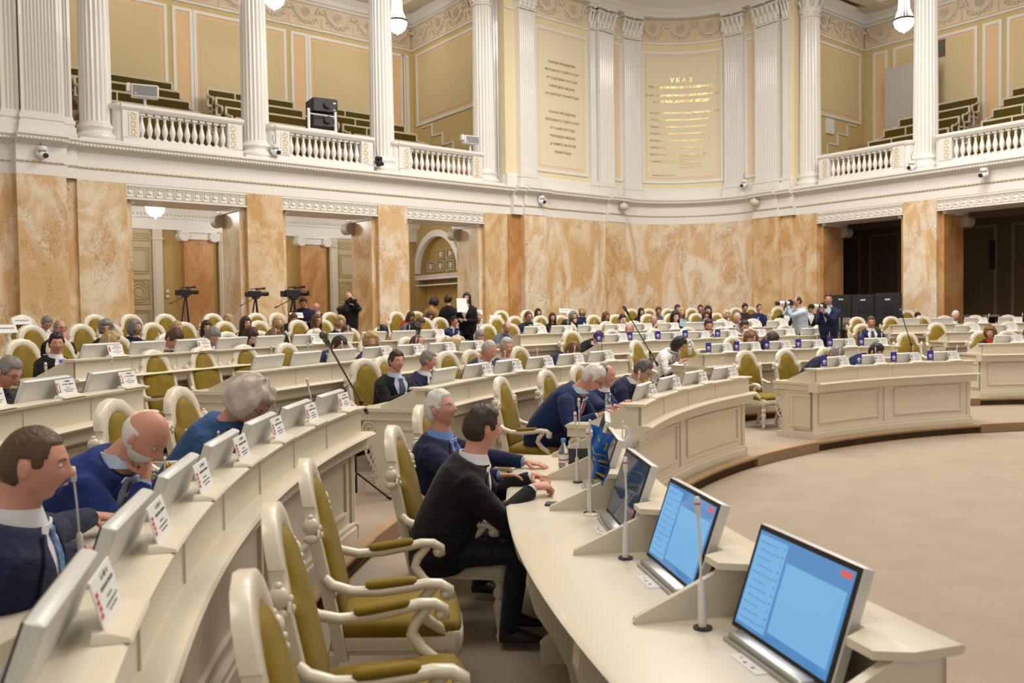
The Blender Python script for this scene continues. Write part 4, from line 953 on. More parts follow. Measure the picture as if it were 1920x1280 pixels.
def hair_mesh(kind,n,m,fem,fat,mt,M,length=.25,seed=1,side=0):
    mb=MB(); mb.M=M; A=hgrid(n,m,fem,fat); rnd=random.Random(seed); ph=[rnd.uniform(0,6) for _ in range(6)]
    th={'bald':.006,'balding':.008,'buzz':.005,'short':.013,'long':.020,'bob':.026,'curly':.034,'bun':.014,'fluffy':.040}[kind]
    V=[];K=[]
    for a,b in A:
        p=hpt(a,b,fem,fat); w=hairmask(kind if kind not in('bob','curly','bun','fluffy') else 'long',a,b,p); nr=Vector((p.x/.0058,p.y/.0094,p.z/.0139)).normalized()
        t=th*(1+.14*math.sin(5*a+ph[0]+3*b)+.10*math.sin(9*b+ph[1]-4*a)+({'curly':.15,'fluffy':.06}.get(kind,0))*math.sin(17*a+ph[2])*math.sin(15*b+ph[3]))
        if kind=='short': t*=1+.5*sm(p.z,.05,.11)
        if kind in('bob','curly','fluffy','long') and abs(a)>1.2: t*=1.15
        V.append(p+nr*(-.004+(t+.004)*w)); K.append(w)
    F=[f for f in [(j*n+i,j*n+(i+1)%n,(j+1)*n+(i+1)%n,(j+1)*n+i) for j in range(m) for i in range(n)] if max(K[q] for q in f)>.02]
    F.append(tuple(m*n+i for i in range(n))) if kind!='bald' else None
    mb.add(V,F)
    if kind in('long','bob','curly','fluffy'):
        L={'bob':.13,'curly':.10,'fluffy':.055}.get(kind,length); a0=R_(62) if kind!='long' else R_(50); R=[]; K=9; W={'bob':1.10,'curly':1.22,'fluffy':1.16}.get(kind,1.0)
        for k in range(K+1):
            t=k/K; z=.055-(L+.055)*t; q=(1+.10*math.sin(t*PI))*W*(1 if kind=='long' else 1-.25*t**3); fl=1-.35*max(0,t-.82)*5*.6; ring=[]
            N=16
            for i in range(N+1):
                a=a0+(2*PI-2*a0)*i/N; wv=1+.03*math.sin(6*a+ph[4]+t*9)
                ring.append(Vector((.094*q*math.sin(a)*wv,(.104*math.cos(a)-.010)*q*wv*fl-.012*t,z)))
            for i in range(N,-1,-1):
                a=a0+(2*PI-2*a0)*i/N; s=.80 if z>-.03 else .62
                ring.append(Vector((.094*q*math.sin(a)*s,(.104*math.cos(a))*s*.9-.02-.012*t,z)))
            R.append(ring)
        mb.loft(R)
    if kind=='bun': mb.ball((0,-.125,.03),(.045,.045,.045),12,9)
    mb.M=None
    return mb.mesh('hair',mt,75)
def hand_add(mb,W,fd,up,side,curl=.35,s=1,spread=.0):
    fd=Vector(fd).normalized(); up=Vector(up); up=(up-fd*up.dot(fd)).normalized(); sx=fd.cross(up)*1.0  # palm faces -up; sx = right
    T=lambda x,y,z: Vector(W)+(sx*x+fd*y+up*z)*s
    R=[]
    for y,w,t in ((-.02,.025,.020),(.0,.026,.019),(.03,.034,.017),(.06,.040,.015),(.088,.041,.012)):
        R.append([T(w*math.cos(i*PI/5),y,t*math.sin(i*PI/5)) for i in range(10)])
    mb.loft(R)
    for k,(x,L) in enumerate(((-.031,.064),(-.0105,.074),(.0105,.078),(.031,.068))):
        if side<0: x=-x
        a=0; p=(x,.080,0); P=[T(*p)]
        for q,l in enumerate((.0,.42,.32,.26)):
            if q: 
                a+=curl*(1.1 if q<3 else .8); p=(p[0]+x*spread*.3,p[1]+L*l*math.cos(a),p[2]-L*l*math.sin(a)); P.append(T(*p))
        mb.tube(P,[.0095*s,.0092*s,.0085*s,.0068*s],7)
    e=-1 if side>0 else 1
    P=[T(e*.026,.018,-.004),T(e*.048,.045,-.014-.02*curl),T(e*.052,.074,-.022-.03*curl),T(e*.046,.094,-.03-.04*curl)]
    mb.tube(P,[.013*s,.0115*s,.010*s,.008*s],7)
RT_=[(-.07,.175,.135,-.01),(.02,.195,.150,0),(.10,.190,.145,0),(.20,.190,.140,.004),(.30,.204,.145,.006),(.38,.220,.144,.004),(.44,.226,.132,0),(.48,.212,.116,-.004),(.515,.160,.094,-.008),(.545,.112,.090,-.008),(.57,.086,.082,-.004)]
def spine(h,lean,tw=0):
    f=math.sqrt(max(.1,1-(min(lean,.52)/.66)**2)); hh=max(0,h)
    return Vector((0,lean*(hh/.57)**1.3,h*(1-(1-f)*min(1,hh/.57)**.8)))
def torso_pt(h,a,lean,fat=0,fem=0,off=0):
    i=0
    while i<len(RT_)-2 and RT_[i+1][0]<h: i+=1
    A,B=RT_[i],RT_[i+1]; t=min(1,max(0,(h-A[0])/(B[0]-A[0]))); w,d,yo=[A[k]+(B[k]-A[k])*t for k in (1,2,3)]
    belly=math.exp(-((h-.14)/.14)**2)
    w*=(1+.10*fat*belly*1.5)*(1-.10*fem*(h>.25)); d*=1+.30*fat*belly
    c=spine(h,lean); c2=spine(h+.02,lean); tg=(c2-c).normalized(); fy=Vector((0,tg.z,-tg.y))
    ca,sa=math.cos(a),math.sin(a); e=.80
    x=math.copysign(abs(sa)**e,sa)*(w+off); y=math.copysign(abs(ca)**e,ca)*(d+off)+yo
    if fem and ca>0: y+=.022*math.exp(-((h-.34)/.06)**2)*ca
    return c+Vector((x,0,0))+fy*y
def ik(S,W,pole,a=.29,b=.265):
    S,W=Vector(S),Vector(W); d=W-S; L=d.length
    if L>(a+b)*.995: W=S+d*((a+b)*.995/L); d=W-S; L=d.length
    L=max(L,.08); x=(a*a-b*b+L*L)/(2*L); h=math.sqrt(max(0,a*a-x*x)); u=d/L; p=Vector(pole); p=(p-u*p.dot(u)).normalized()
    return S+u*x+p*h, W
NP=0
def person(lab,x,y,z,rz,lean=.2,yaw=0,pitch=0,roll=0,hair='short',hc='dark',sk='f',top='jacket',col=('navy',(.012,.018,.05)),shirt=(.75,.76,.8),tie=None,glasses=False,
           fem=0,fat=0,hands=None,stand=False,near=False,s=1,twist=0,beard=None,hl=.25,legs=('darktrouser',(.012,.013,.02)),scarf=None,chest=.0,smile=0,curl=.35,lenh=None):
    global NP; NP+=1
    lod=2 if near else (1 if near is None else 0)
    n,m=((60,44),(30,22),(44,32))[0 if lod==2 else (1 if lod==0 else 2)]
    seed=NP
    # head
    nk=spine(.57,lean); Mh=Matrix.Translation(nk)@Matrix.Rotation(R_(yaw),4,'Z')@Matrix.Rotation(R_(-pitch),4,'X')@Matrix.Rotation(R_(roll),4,'Y')@Matrix.Translation(Vector((0,.034,.142)))
    body=MB(); head_add(body,Mh,n,m,fem,fat)
    hc_=Mh@Vector((0,-.022,-.055)); sg=14
    nr=.058-.010*fem+.008*fat
    body.tube([spine(.50,lean),spine(.56,lean),(spine(.57,lean)+hc_)/2+Vector((0,0,.005)),hc_,Mh@Vector((0,-.015,-.02))],[nr*1.5,nr*1.12,nr,nr,nr*.8],sg,sx=1,sy=1)
    # torso core
    K=[-.05,.1,.25,.4,.48,.53]; body.loft([[spine(h,lean)+(torso_pt(h,2*PI*i/14,lean,fat,fem)-spine(h,lean))*.84 for i in range(14)] for h in K])
    # arms
    hs=hands if hands is not None else ([(-.15,.50,.335),(.15,.50,.335)] if not stand else [(-.24,.08,-.06),(.24,.08,-.06)])
    slv=MB(); cuf=MB(); up0=spine(.455,lean)
    for e,hd in zip((-1,1),hs):
        if hd[0]=='mouth': hd=tuple(Mh@Vector((e*.012,.118,-.150)))+(dict(dict(dir=(-e*.35,-.15,.9),up=(0,1,.2),curl=1.35,pole=(e*.35,.35,-1)),**(hd[1] if len(hd)>1 else {})),)
        if hd[0]=='eye': hd=tuple(Mh@Vector((e*.075,.10,-.060)))+(dict(dir=(-e*.5,.1,.8),up=(e*.6,.2,.3),curl=1.1,pole=(e*.45,.2,-1)),)
        W=Vector(hd[:3]); o=hd[3] if len(hd)>3 else {}
        S=up0+Vector((e*.196*(1-.10*fem),0,-.005)); pole=o.get('pole',(e*.55,-.35,-.75)); E,W=ik(S,W,pole)
        d=(W-E).normalized()
        body.tube([S,E,W],[.035,.035,.022],8)
        fd=Vector(o.get('dir',tuple(d))); upv=o.get('up',(0,0,1)); hand_add(body,W+d*.012,fd,upv,e,o.get('curl',curl),1.0-.08*fem)
        r0=(.074+.006*fat)*(1-.1*fem)
        mid=lambda A,B,t:A+(B-A)*t
        slv.tube([S+Vector((-e*.055,0,.012)),S,mid(S,E,.35),mid(S,E,.75),E+(E-(S+W)/2).normalized()*.006,mid(E,W,.25),mid(E,W,.6),W-d*.018],[r0*.8,r0,r0*.95,r0*.86,r0*.82,r0*.76,r0*.66,.042],14)
        cuf.tube([W-d*.03,W-d*.004],[.031,.030],12)
    # legs core
    L=MB(); Sh=MB()
    for e in (-1,1):
        if stand: pts=[(e*.088,0,.03),(e*.095,.012,-.38),(e*.10,-.005,-.76)]; rr=[.096,.066,.052]
        else: pts=[(e*.10,.02,.03),(e*.125,.41,.035),(e*.12,.37,-.38)]; rr=[.090,.066,.05]
        body.tube(pts,.03,6)
        if stand: L.tube([pts[0],Vector(pts[0]).lerp(Vector(pts[1]),.5),pts[1],Vector(pts[1]).lerp(Vector(pts[2]),.6),pts[2]],[.098,.082,.066,.058,.052],12)
        else: L.tube([pts[0],(e*.115,.22,.045),(e*.125,.37,.045),(e*.125,.43,.0),(e*.123,.41,-.1),pts[2]],[.092,.078,.068,.066,.06,.052],12)
        f=Vector(pts[2]); fz=-.815 if stand else -.44
        Sh.loft([[(f.x+w*math.cos(q*PI/5),f.y+yy,fz+hh*(.5+.5*math.sin(q*PI/5))) for q in range(10)] for yy,w,hh in ((-.05,.03,.07),(-.02,.038,.10),(.05,.042,.08),(.12,.046,.05),(.18,.03,.03))])
        if not stand: Sh.tube([f,(f.x,f.y,fz+.05)],.04,8)
    L.loft([[torso_pt(h,2*PI*i/16,lean,fat,fem,.0) for i in range(16)] for h in (-.075,-.03,.04,.10)])
    me=body.mesh('person',skin(sk),70)
    p=link('person',me,None,(x,y,z),rz,label=lab,cat='person',scale=s)
    if lod==2:
        r=p.modifiers.new('r','REMESH'); r.mode='VOXEL'; r.voxel_size=.0042; r.use_smooth_shade=True; q=p.modifiers.new('s','SMOOTH'); q.factor=.5; q.iterations=2
    # eyes, brows, lips
    ey=MB(); ey.M=Mh
    for e in (-1,1):
        ez=.0815
        if lod: ey.ball((e*.031,ez,.0065),(.0125,.0085,.0062),12,8,0); ey.ball((e*.031,ez+.0055,.006),(.0055,.005,.0052),8,6,1)
        else: ey.ball((e*.031,ez+.002,.0055),(.011,.007,.0038),8,5,1)
        ey.tube([Vector((e*.046,.076,.021)),Vector((e*.032,.0895,.0275)),Vector((e*.016,.0945,.024))],[.0022,.0034,.0026],6,2)
    ey.tube([Vector((-.021,.088,-.058)),Vector((-.008,.0975,-.0565)),Vector((.008,.0975,-.0565)),Vector((.021,.088,-.058))],[.0015,.0036,.0036,.0015],6,3)
    ey.M=None
    link('facial_features',ey.mesh('facial_features',[mat('eye_white',(.7,.68,.64),.3),mat('iris_dark',(.02,.015,.012),.2),hairm(hc if hc not in('white','lightgrey') else 'grey',HC[hc if hc not in('white','lightgrey') else 'grey']),mat('lips_'+('red' if fem else 'pale'),(.42,.13,.11) if fem else (.42,.2,.15),.45)],60),p)
    if hair: link('hair',hair_mesh(hair,n,m,fem,fat,hairm(hc,HC[hc]),Mh,hl,seed),p)
    if beard:
        mb=MB(); mb.M=Mh; A=hgrid(n,m,fem,fat); V=[];Kk=[]
        for a,b in A:
            q=hpt(a,b,fem,fat); w=sm(-q.z,.038,.06)*(1-sm(abs(a),1.5,1.9))*(1-.8*g2(q.x,q.z,0,-.057,.02,.007)); nn=Vector((q.x,q.y,q.z)).normalized(); V.append(q+nn*(-.003+.009*w));Kk.append(w)
        mb.add(V,[f for f in [(j*n+i,j*n+(i+1)%n,(j+1)*n+(i+1)%n,(j+1)*n+i) for j in range(m) for i in range(n)] if max(Kk[t] for t in f)>.05]); mb.M=None
        link('beard',mb.mesh('beard',hairm(beard,HC[beard]),70),p)
    # clothing
    mt=cloth(*col); hsx=[-.06,.0,.06,.12,.18,.24,.30,.36,.41,.45,.48,.50,.52,.54]
    jk=MB(); jk.loft([[torso_pt(h,2*PI*i/28,lean,fat,fem,.016) for i in range(28)] for h in hsx])
    jk.v+=[] ; b=len(jk.v); jk.v.extend(slv.v); jk.f.extend([[b+i for i in f] for f in slv.f]); jk.m.extend(slv.m)
    if stand and top in('jacket','coat'): jk.loft([[spine(0,0)+Vector((math.sin(2*PI*i/20)*.19,math.cos(2*PI*i/20)*.14,zz)) for i in range(20)] for zz in (.03,-.06,-.14 if top=='jacket' else -.45)])
    J=link('jacket' if top=='jacket' else ('dress' if fem and top=='plain' else ('shirt' if top=='shirt' else 'sweater')),jk.mesh('jacket',mt,70),p)
    if lod==2:
        r=J.modifiers.new('r','REMESH'); r.mode='VOXEL'; r.voxel_size=.009; r.use_smooth_shade=True; q=J.modifiers.new('s','SMOOTH'); q.factor=.5; q.iterations=5
    def patch(h0,h1,wf,off,N=10,c=0,M_=6):
        mb=MB(); R=[]
        for k in range(N+1):
            h=h0+(h1-h0)*k/N; w0,w1=wf(k/N); R.append([torso_pt(h,w0+(w1-w0)*i/M_,lean,fat,fem,off) for i in range(M_+1)])
        vs=[q for r in R for q in r]; w=M_+1; vs2=[torso_pt(h0+(h1-h0)*k/N,wf(k/N)[0]+(wf(k/N)[1]-wf(k/N)[0])*i/M_,lean,fat,fem,off-.008) for k in range(N+1) for i in range(M_+1)]
        b=len(vs); fs=[(k*w+i,k*w+i+1,(k+1)*w+i+1,(k+1)*w+i) for k in range(N) for i in range(M_)]; mb.add(vs+vs2,fs+[tuple(b+q for q in f[::-1]) for f in fs]+[(i,i+1,b+i+1,b+i)[::-1] for i in range(M_)]+[(N*w+i,N*w+i+1,b+N*w+i+1,b+N*w+i) for i in range(M_)]+[(k*w,(k+1)*w,b+(k+1)*w,b+k*w) for k in range(N)]+[(k*w+M_,b+k*w+M_,b+(k+1)*w+M_,(k+1)*w+M_) for k in range(N)]); return mb
    if top=='jacket':
        sh=patch(.22,.550,lambda t:(-.02-.46*t**1.25,.02+.46*t**1.25),.021); sh.v.extend([]) 
        cl=[]; c0=spine(.545,lean)
        sh.loft([[c0+Vector((math.sin(2*PI*i/18)*r,math.cos(2*PI*i/18)*r*1.02,zz-.012*math.cos(2*PI*i/18))) for i in range(18)] for r,zz in ((.090,-.015),(.081,.015),(.074,.040),(.066,.038))],cap=False)
        b=len(sh.v); sh.v.extend(cuf.v); sh.f.extend([[b+i for i in f] for f in cuf.f]); sh.m.extend(cuf.m)
        link('shirt',sh.mesh('shirt',mat('shirt_%d_%d_%d'%tuple(int(c*99) for c in shirt),shirt,.8),70),p)
        lp=MB()
        for e in (-1,1):
            l=patch(.17,.53,lambda t:tuple(sorted((e*(.02+.42*t**1.25),e*(.10+.44*t**.8+.40*math.sin(PI*min(1,t*1.05))**1.5)))),.030,12,0,3); b=len(lp.v); lp.v.extend(l.v); lp.f.extend([[b+i for i in f] for f in l.f]); lp.m.extend(l.m)
        link('lapels',lp.mesh('lapels',mt,60),p)
        if tie: 
            t_=patch(.17,.535,lambda t:(-(.17-.09*t if t<.93 else .12),(.17-.09*t if t<.93 else .12)),.029,12,0,2)
            link('necktie',t_.mesh('necktie',mat('tie_%d_%d_%d'%tuple(int(c*99) for c in tie[:3]),tie[:3],.6,var=(70,.9,tuple(min(1,c*3+.05) for c in tie[:3]))) ,60),p)
    else:
        cl=MB(); c0=spine(.545,lean); cl.loft([[c0+Vector((math.sin(2*PI*i/18)*r,math.cos(2*PI*i/18)*r,zz-.010*math.cos(2*PI*i/18))) for i in range(18)] for r,zz in ((.096,-.020),(.088,.004),(.082,.016),(.072,.012))],cap=False)
        link('collar',cl.mesh('collar',mt if top!='shirt' else mt,70),p)
    if scarf:
        sc=patch(.36,.56,lambda t:(-.75,.75),.040,8,0,8); c0=spine(.545,lean); sc.tube([c0+Vector((math.sin(2*PI*i/16)*.085,math.cos(2*PI*i/16)*.085,.0-.02*math.cos(2*PI*i/16))) for i in range(17)],.03,8)
        link('scarf',sc.mesh('scarf',mat('patterned_scarf',(.65,.62,.56),.8,var=(45,1,(.05,.04,.03))),60),p)
    link('trousers' if not (fem and top=='plain') else 'skirt',L.mesh('trousers',cloth(*legs),70),p)
    link('shoes',Sh.mesh('shoes',mat('black_shoe_leather',(.012,.01,.01),.35),60),p)
    if glasses:
        gm=MB(); gm.M=Mh
        for e in (-1,1):
            gm.tube([Vector((e*.031+.020*math.cos(i*PI/6),.0965-.004*abs(math.cos(i*PI/6)),.006+.015*math.sin(i*PI/6))) for i in range(13)],.0014 if lod==2 else .0022,5)
            gm.tube([Vector((e*.052,.090,.010)),Vector((e*.078,.05,.010)),Vector((e*.083,-.005,.008))],.0014 if lod==2 else .002,5)
        gm.tube([Vector((-.011,.104,.008)),Vector((.011,.104,.008))],.0014,5); gm.M=None
        link('glasses',gm.mesh('glasses',blackm),p)
    return p
# ================================================================== PLACEMENT
ORD=['first','second','third','fourth','fifth','sixth','seventh','eighth','ninth','tenth','eleventh','twelfth','thirteenth','fourteenth','fifteenth','sixteenth','seventeenth','eighteenth','nineteenth','twentieth','twenty-first','twenty-second','twenty-third','twenty-fourth','twenty-fifth','twenty-sixth']
BL={0:'near left block',1:'middle block',2:'right block',3:'picture-edge block'}
ROWN={1:'front row',2:'second row',3:'third row',4:'fourth row',5:'spectator row',6:'rearmost spectator row'}
def block(th): return 0 if th>168 else 1 if th>133 else 2 if th>99 else 3
def thof(x,y): return math.degrees(math.atan2(y-CY,x-CX))%360
def atrow(u,k,dr,v=600,far=True):
    th=140
    for _ in range(4):
        x,y=azR(u,Rk(k,th)+dr,v,far); th=thof(x,y)
    return x,y,th
CH=[]  # (x,y,z,rz,row,near,scaleid)
def addchair(x,y,row,jit=True,rz=None,empty=True):
    th=thof(x,y); r=inward(th) if rz is None else rz
    if jit: r+=random.uniform(-.09,.09)
    CH.append([x,y,ZF[row] if row in ZF else row,r,row,empty,x/max(y,.1)])
# --- near row 1 chairs from the crest pixel
for u,v,row,hh,turn in ((575,862,1,1.145,.05),(512,946,1,1.145,.0),(462,1079,1,1.145,-.05),(335,727,2,1.14,.0)):
    x,y=gz(u,v,ZF[row]+hh); th=thof(x,y); rz=inward(th)+turn; CH.append([x-.37*math.sin(rz),y+.37*math.cos(rz),ZF[row],rz,row,True,x/y])
def chairpx(us,row,dr=1.53):
    for u in us:
        x,y,th=atrow(u,row,dr); rz=inward(th)+random.uniform(-.07,.07); CH.append([x-.37*math.sin(rz),y+.37*math.cos(rz),ZF[row],rz,row,True,x/y])
# crest pixels read row by row
for u in (983,): chairpx([u],1,1.42)
chairpx([1397],1,1.75); chairpx([1504,1590],1,1.35)
chairpx([631,854,1005],2); chairpx([1284,1200],2,1.45); chairpx([1226,1360,1700],2,1.6)
chairpx([284,374,455,579],3,1.75); chairpx([726,799,855],3,1.5); chairpx([1092],3,1.5); chairpx([1226,1300,1359,1399,1472,1539],3,1.4); chairpx([1826],2,1.4)
chairpx([77,259,342,419,485,520,605,681,744],4,1.5); chairpx([1065,1081,1155,1250,1356,1412,1462],4,1.35); chairpx([1756,1820,1891],3,1.4)
chairpx([12,41,94,175,236,309,375,446,510,565,625,795,836,930,979,1026,1119,1154,1214,1311,1351],5,.9); chairpx([1607,1667,1694,1729,1829,1890],4,1.35)
chairpx([14,75,104,177,244,309,369,422,480,619,792,847,882,939,985,1020,1059,1104,1162,1189,1236,1290,1361,1442,1465,1601,1647],6,.6)
chairpx([1120,1170],5,.9)
for x,y in ((-.31,4.88),(-.27,5.93)):
    th=thof(x,y); rz=inward(th)-.03; CH.append([x,y,ZF[1],rz,1,False,x/y])
# --- seated people ------------------------------------------------------------
suitN=('navy_suit',(.012,.018,.055)); suitB=('black_suit',(.010,.010,.012)); suitD=('dark_blue_suit',(.010,.022,.085)); suitG=('grey_jacket',(.10,.12,.16)); blk=('black_knit',(.010,.009,.010))
FOOT=[]
def seat(lab,u,v,row,lean=.22,dr=None,yaw=0,bt=0,pitch=8,near=False,chairk=True,xy=None,hipback=0,**k):
    zf=ZF[row]
    d=(1.10-lean) if dr is None else dr
    if row>=5: d=(.55 if row==5 else .25)-lean*.5 if dr is None else dr
    if xy: x,y=xy; th=thof(x,y)
    else: x,y,th=atrow(u,row,d,v)
    ztop=zat(u,v,(x,y)); f=math.sqrt(max(.1,1-(min(lean,.52)/.66)**2))
    loc=.57*f+.165*math.cos(R_(pitch))+.125-.02; s=(ztop-zf-.475)/loc; s=max(.86,min(1.08,s)); zo=ztop-loc*s; zo=max(zf+.40,min(zf+.55,zo))
    rz=inward(th)+R_(bt); fw_=(lean+.04)*s
    hx,hy=x+fw_*math.sin(rz),y-fw_*math.cos(rz)
    hx,hy=x-(-math.sin(rz))*fw_,y-math.cos(rz)*fw_
    hands=k.pop('hands',None)
    if hands is None and row<5: hands=[(-.14,.46+.0,(zf+.80-zo)/s),(.14,.47,(zf+.80-zo)/s)]
    elif hands is None: hands=[(-.09,.30,.13),(.08,.33,.12)]
    def tl(h):
        if h[0]!='px': return h
        X,Y=gz(h[1],h[2],h[3]); dx,dy=X-hx,Y-hy; c,q=math.cos(rz),math.sin(rz)
        return ((dx*c+dy*q)/s,(-dx*q+dy*c)/s,(h[3]-zo)/s)+tuple(h[4:])
    hands=[tl(h) for h in hands]
    p=person(lab,hx,hy,zo,rz,lean=lean,yaw=yaw,pitch=pitch,near=near,s=s,hands=hands,**k)
    if chairk:
        for c in CH:
            if math.hypot(c[0]-hx,c[1]-hy)<.38 and abs(c[4]-row)<.5: c[0],c[1],c[5]=hx+.06*math.sin(rz),hy-.06*math.cos(rz),False; c[3]=rz; return p
        CH.append([hx+.06*math.sin(rz),hy-.06*math.cos(rz),zf,rz,row,False,hx/max(hy,.1)])
    return p
dk=(.012,.015,.03)
# near people
x,y=gz(55,792,1.60); A=dict(near=True,pitch=14)
seat('man in navy suit with patterned blue tie at the lower left corner, face in profile',55,792,2,.12,xy=(x,y),bt=10,yaw=-4,hair='buzz',hc='brown',sk='r',col=suitN,tie=(.05,.11,.22),fat=.5,near=True,pitch=6,
  hands=[('px',215,958,1.11,dict(curl=.3,dir=(.3,1,-.1))),('px',150,1034,1.10,dict(curl=.3,dir=(.1,1,-.05)))])
x,y=gz(244,754,1.535)
seat('balding white-bearded man in bright blue suit resting his mouth on his fist',272,754,2,.34,xy=(x,y),bt=-8,yaw=-8,hair='bald',hc='white',sk='r',col=('blue_suit',(.012,.030,.15)),shirt=(.45,.55,.75),tie=(.03,.03,.06),beard='white',fat=.6,near=True,pitch=38,
  hands=[('px',330,890,1.12,dict(dir=(1,.35,0),curl=.5)),('mouth',)])
x,y=gz(444,705,1.57)
seat('woman with short ash-blond hair in a plain blue dress looking down',455,705,2,.28,xy=(x,y),bt=-2,yaw=-5,hair='fluffy',hc='mauve',sk='r',col=('plain_blue_dress',(.030,.085,.215)),top='plain',fem=1,fat=.7,glasses=True,near=True,pitch=38)
x,y=(-.42,5.5)
seat('white-haired man in navy suit and blue shirt gazing upward beside his neighbour',842,733,1,.10,xy=(x,y),chairk=False,bt=-6,yaw=-16,hair='short',hc='white',sk='r',col=suitN,shirt=(.16,.30,.68),tie=(.03,.03,.12),fat=.45,near=True,pitch=-14,
  hands=[('px',985,866,.96,dict(curl=.2)),('px',940,892,.97,dict(curl=.25,up=(-.4,0,1)))])
x,y=(-.165,4.66)
seat('dark-haired man in black suit seen from behind with clasped hands on the desk',914,759,1,.20,xy=(x,y),chairk=False,bt=-2,yaw=28,hair='short',hc='dark',sk='r',col=suitB,fat=.55,near=True,pitch=4,
  hands=[('px',1000,893,.975,dict(dir=(.75,.65,0),curl=.75,up=(-.3,.2,1))),('px',1000,915,.975,dict(dir=(-.35,.9,.05),curl=.8,up=(.3,.2,1)))])
seat('white-haired man with glasses and red tie reading papers at the middle desk end',1097,678,1,.36,dr=.70,bt=4,yaw=-2,hair='short',hc='white',sk='r',col=suitD,shirt=(.55,.68,.85),tie=(.22,.02,.05),glasses=True,fat=.4,near=None,pitch=36,curl=.4,hands=[('px',1148,768,.97),('px',1122,779,.97)])
seat('balding man in navy suit with lapel badge listening, hands joined on the desk',1137,681,1,.26,dr=.80,bt=0,yaw=-12,hair='balding',hc='darkgrey',sk='r',col=suitD,tie=(.01,.01,.03),fat=.5,near=None,pitch=6,hands=[('px',1172,756,.97,dict(curl=.5)),('px',1155,762,.98,dict(curl=.6))])
seat('stocky grey-haired man with glasses reading beside the first monitor of the middle desk',1196,670,1,.30,dr=.78,yaw=0,hair='short',hc='darkgrey',sk='m',col=suitN,tie=(.01,.015,.06),glasses=True,fat=.8,near=None,pitch=30)
seat('grey-haired man bowed low over the front desk between two blue pennants',1562,644,1,.42,dr=.62,yaw=-12,hair='short',hc='grey',sk='r',col=suitN,near=None,fat=.4,pitch=40)
seat('dark-haired man slumped with his face behind the second right-block monitor',1634,640,1,.42,dr=.62,yaw=6,hair='short',hc='black',sk='r',col=suitN,near=None,pitch=34)
# row 2
seat('dark-haired man in black suit and striped tie turned in profile at the second row end',744,656,2,.10,bt=-18,yaw=-10,hair='short',hc='dark',sk='r',col=suitB,shirt=(.5,.6,.8),tie=(.03,.03,.05),fat=.5,near=None,pitch=2)
seat('grey-brown haired man in navy suit leaning back and glancing at his neighbour',801,656,2,.14,bt=4,yaw=22,hair='short',hc='grey',sk='r',col=suitN,tie=(.02,.02,.05),near=None,pitch=6)
seat('heavy white-haired man in navy suit looking down at the second row',914,634,2,.22,yaw=-10,bt=-6,hair='buzz',hc='lightgrey',sk='r',col=suitN,tie=(.02,.03,.1),fat=1,near=None,pitch=18)
seat('silver-haired man in blue-grey suit in profile beside the heavy white-haired man',952,632,2,.14,yaw=-32,hair='short',hc='lightgrey',sk='r',col=('slate_suit',(.03,.045,.09)),tie=(.03,.05,.14),near=None,pitch=4)
seat('red-bearded man bowed over the second-row desk behind a microphone',1066,637,2,.40,yaw=-10,hair='short',hc='reddish',beard='reddish',sk='r',col=suitN,near=None,pitch=42)
seat('woman in a white blouse with patterned scarf and glasses writing at the desk end',1266,629,2,.28,dr=.88,yaw=10,bt=14,hair='bob',hc='black',sk='r',col=('white_blouse',(.72,.72,.72)),top='plain',fem=1,glasses=True,scarf=1,near=None,pitch=34)
seat('woman with short chestnut hair turned away beside the black-haired woman',1412,620,2,.34,yaw=-50,hair='fluffy',hc='auburn',sk='f',col=('dark_cardigan',(.03,.03,.04)),top='plain',fem=1,pitch=20)
seat('woman with smooth black hair bent low over the second-row plates',1438,620,2,.40,yaw=18,hair='long',hc='dark',hl=.2,sk='r',col=blk,top='plain',fem=1,pitch=38)
seat('auburn curly-haired woman in black with a red collar at the desk near the picture edge',1858,611,2,.12,dr=1.05,yaw=-22,bt=-14,hair='curly',hc='auburn',sk='f',col=blk,top='jacket',shirt=(.5,.03,.03),fem=1,near=None,pitch=8)
seat('person with brown hair cut off by the right picture edge',1924,612,2,.2,yaw=20,hair='short',hc='brown',col=suitG,pitch=20)
# row 3
seat('grey-haired man with glasses in a dark cardigan at the left picture edge',5,664,3,.22,dr=.95,yaw=-6,hair='short',hc='grey',sk='r',col=('charcoal_cardigan',(.03,.035,.04)),top='plain',glasses=True,near=None,pitch=26)
seat('dark-haired man in navy bent behind the boom microphone',630,626,3,.34,yaw=-12,hair='short',hc='dark',sk='r',col=suitN,near=None,pitch=30)
seat('woman with tousled short hair in a purple jacket, face in profile',698,623,3,.10,yaw=-38,hair='fluffy',hc='blond',sk='f',col=('purple_jacket',(.05,.035,.20)),top='plain',fem=1,near=None,pitch=4)
seat('brown-haired balding man bowed over the third-row desk',773,624,3,.36,yaw=-4,hair='balding',hc='brown',sk='r',col=suitN,pitch=40)
seat('pale blond woman bent down so that only her hair shows above the monitor',846,629,3,.42,yaw=0,hair='fluffy',hc='lightblond',sk='f',col=blk,top='plain',fem=1,pitch=50)
seat('grey-haired man bowed behind the heavy man of the second row',898,616,3,.30,yaw=-25,hair='short',hc='grey',sk='r',col=suitN,pitch=26)
seat('man with dark hair and glasses in a black suit bent over the third-row desk end',1120,617,3,.40,yaw=-14,bt=-8,hair='short',hc='dark',sk='r',col=suitB,glasses=True,pitch=40,near=None)
seat('bald grey man with his back of head turned to the boom microphone',1184,605,3,.14,yaw=-55,hair='balding',hc='grey',sk='r',col=suitN,pitch=6,fat=.5)
seat('dark bearded man holding his hand at his mouth in the right block',1329,597,3,.24,yaw=-20,hair='short',hc='dark',beard='dark',sk='r',col=suitN,pitch=12,hands=[(-.15,.42,.36),('mouth',)])
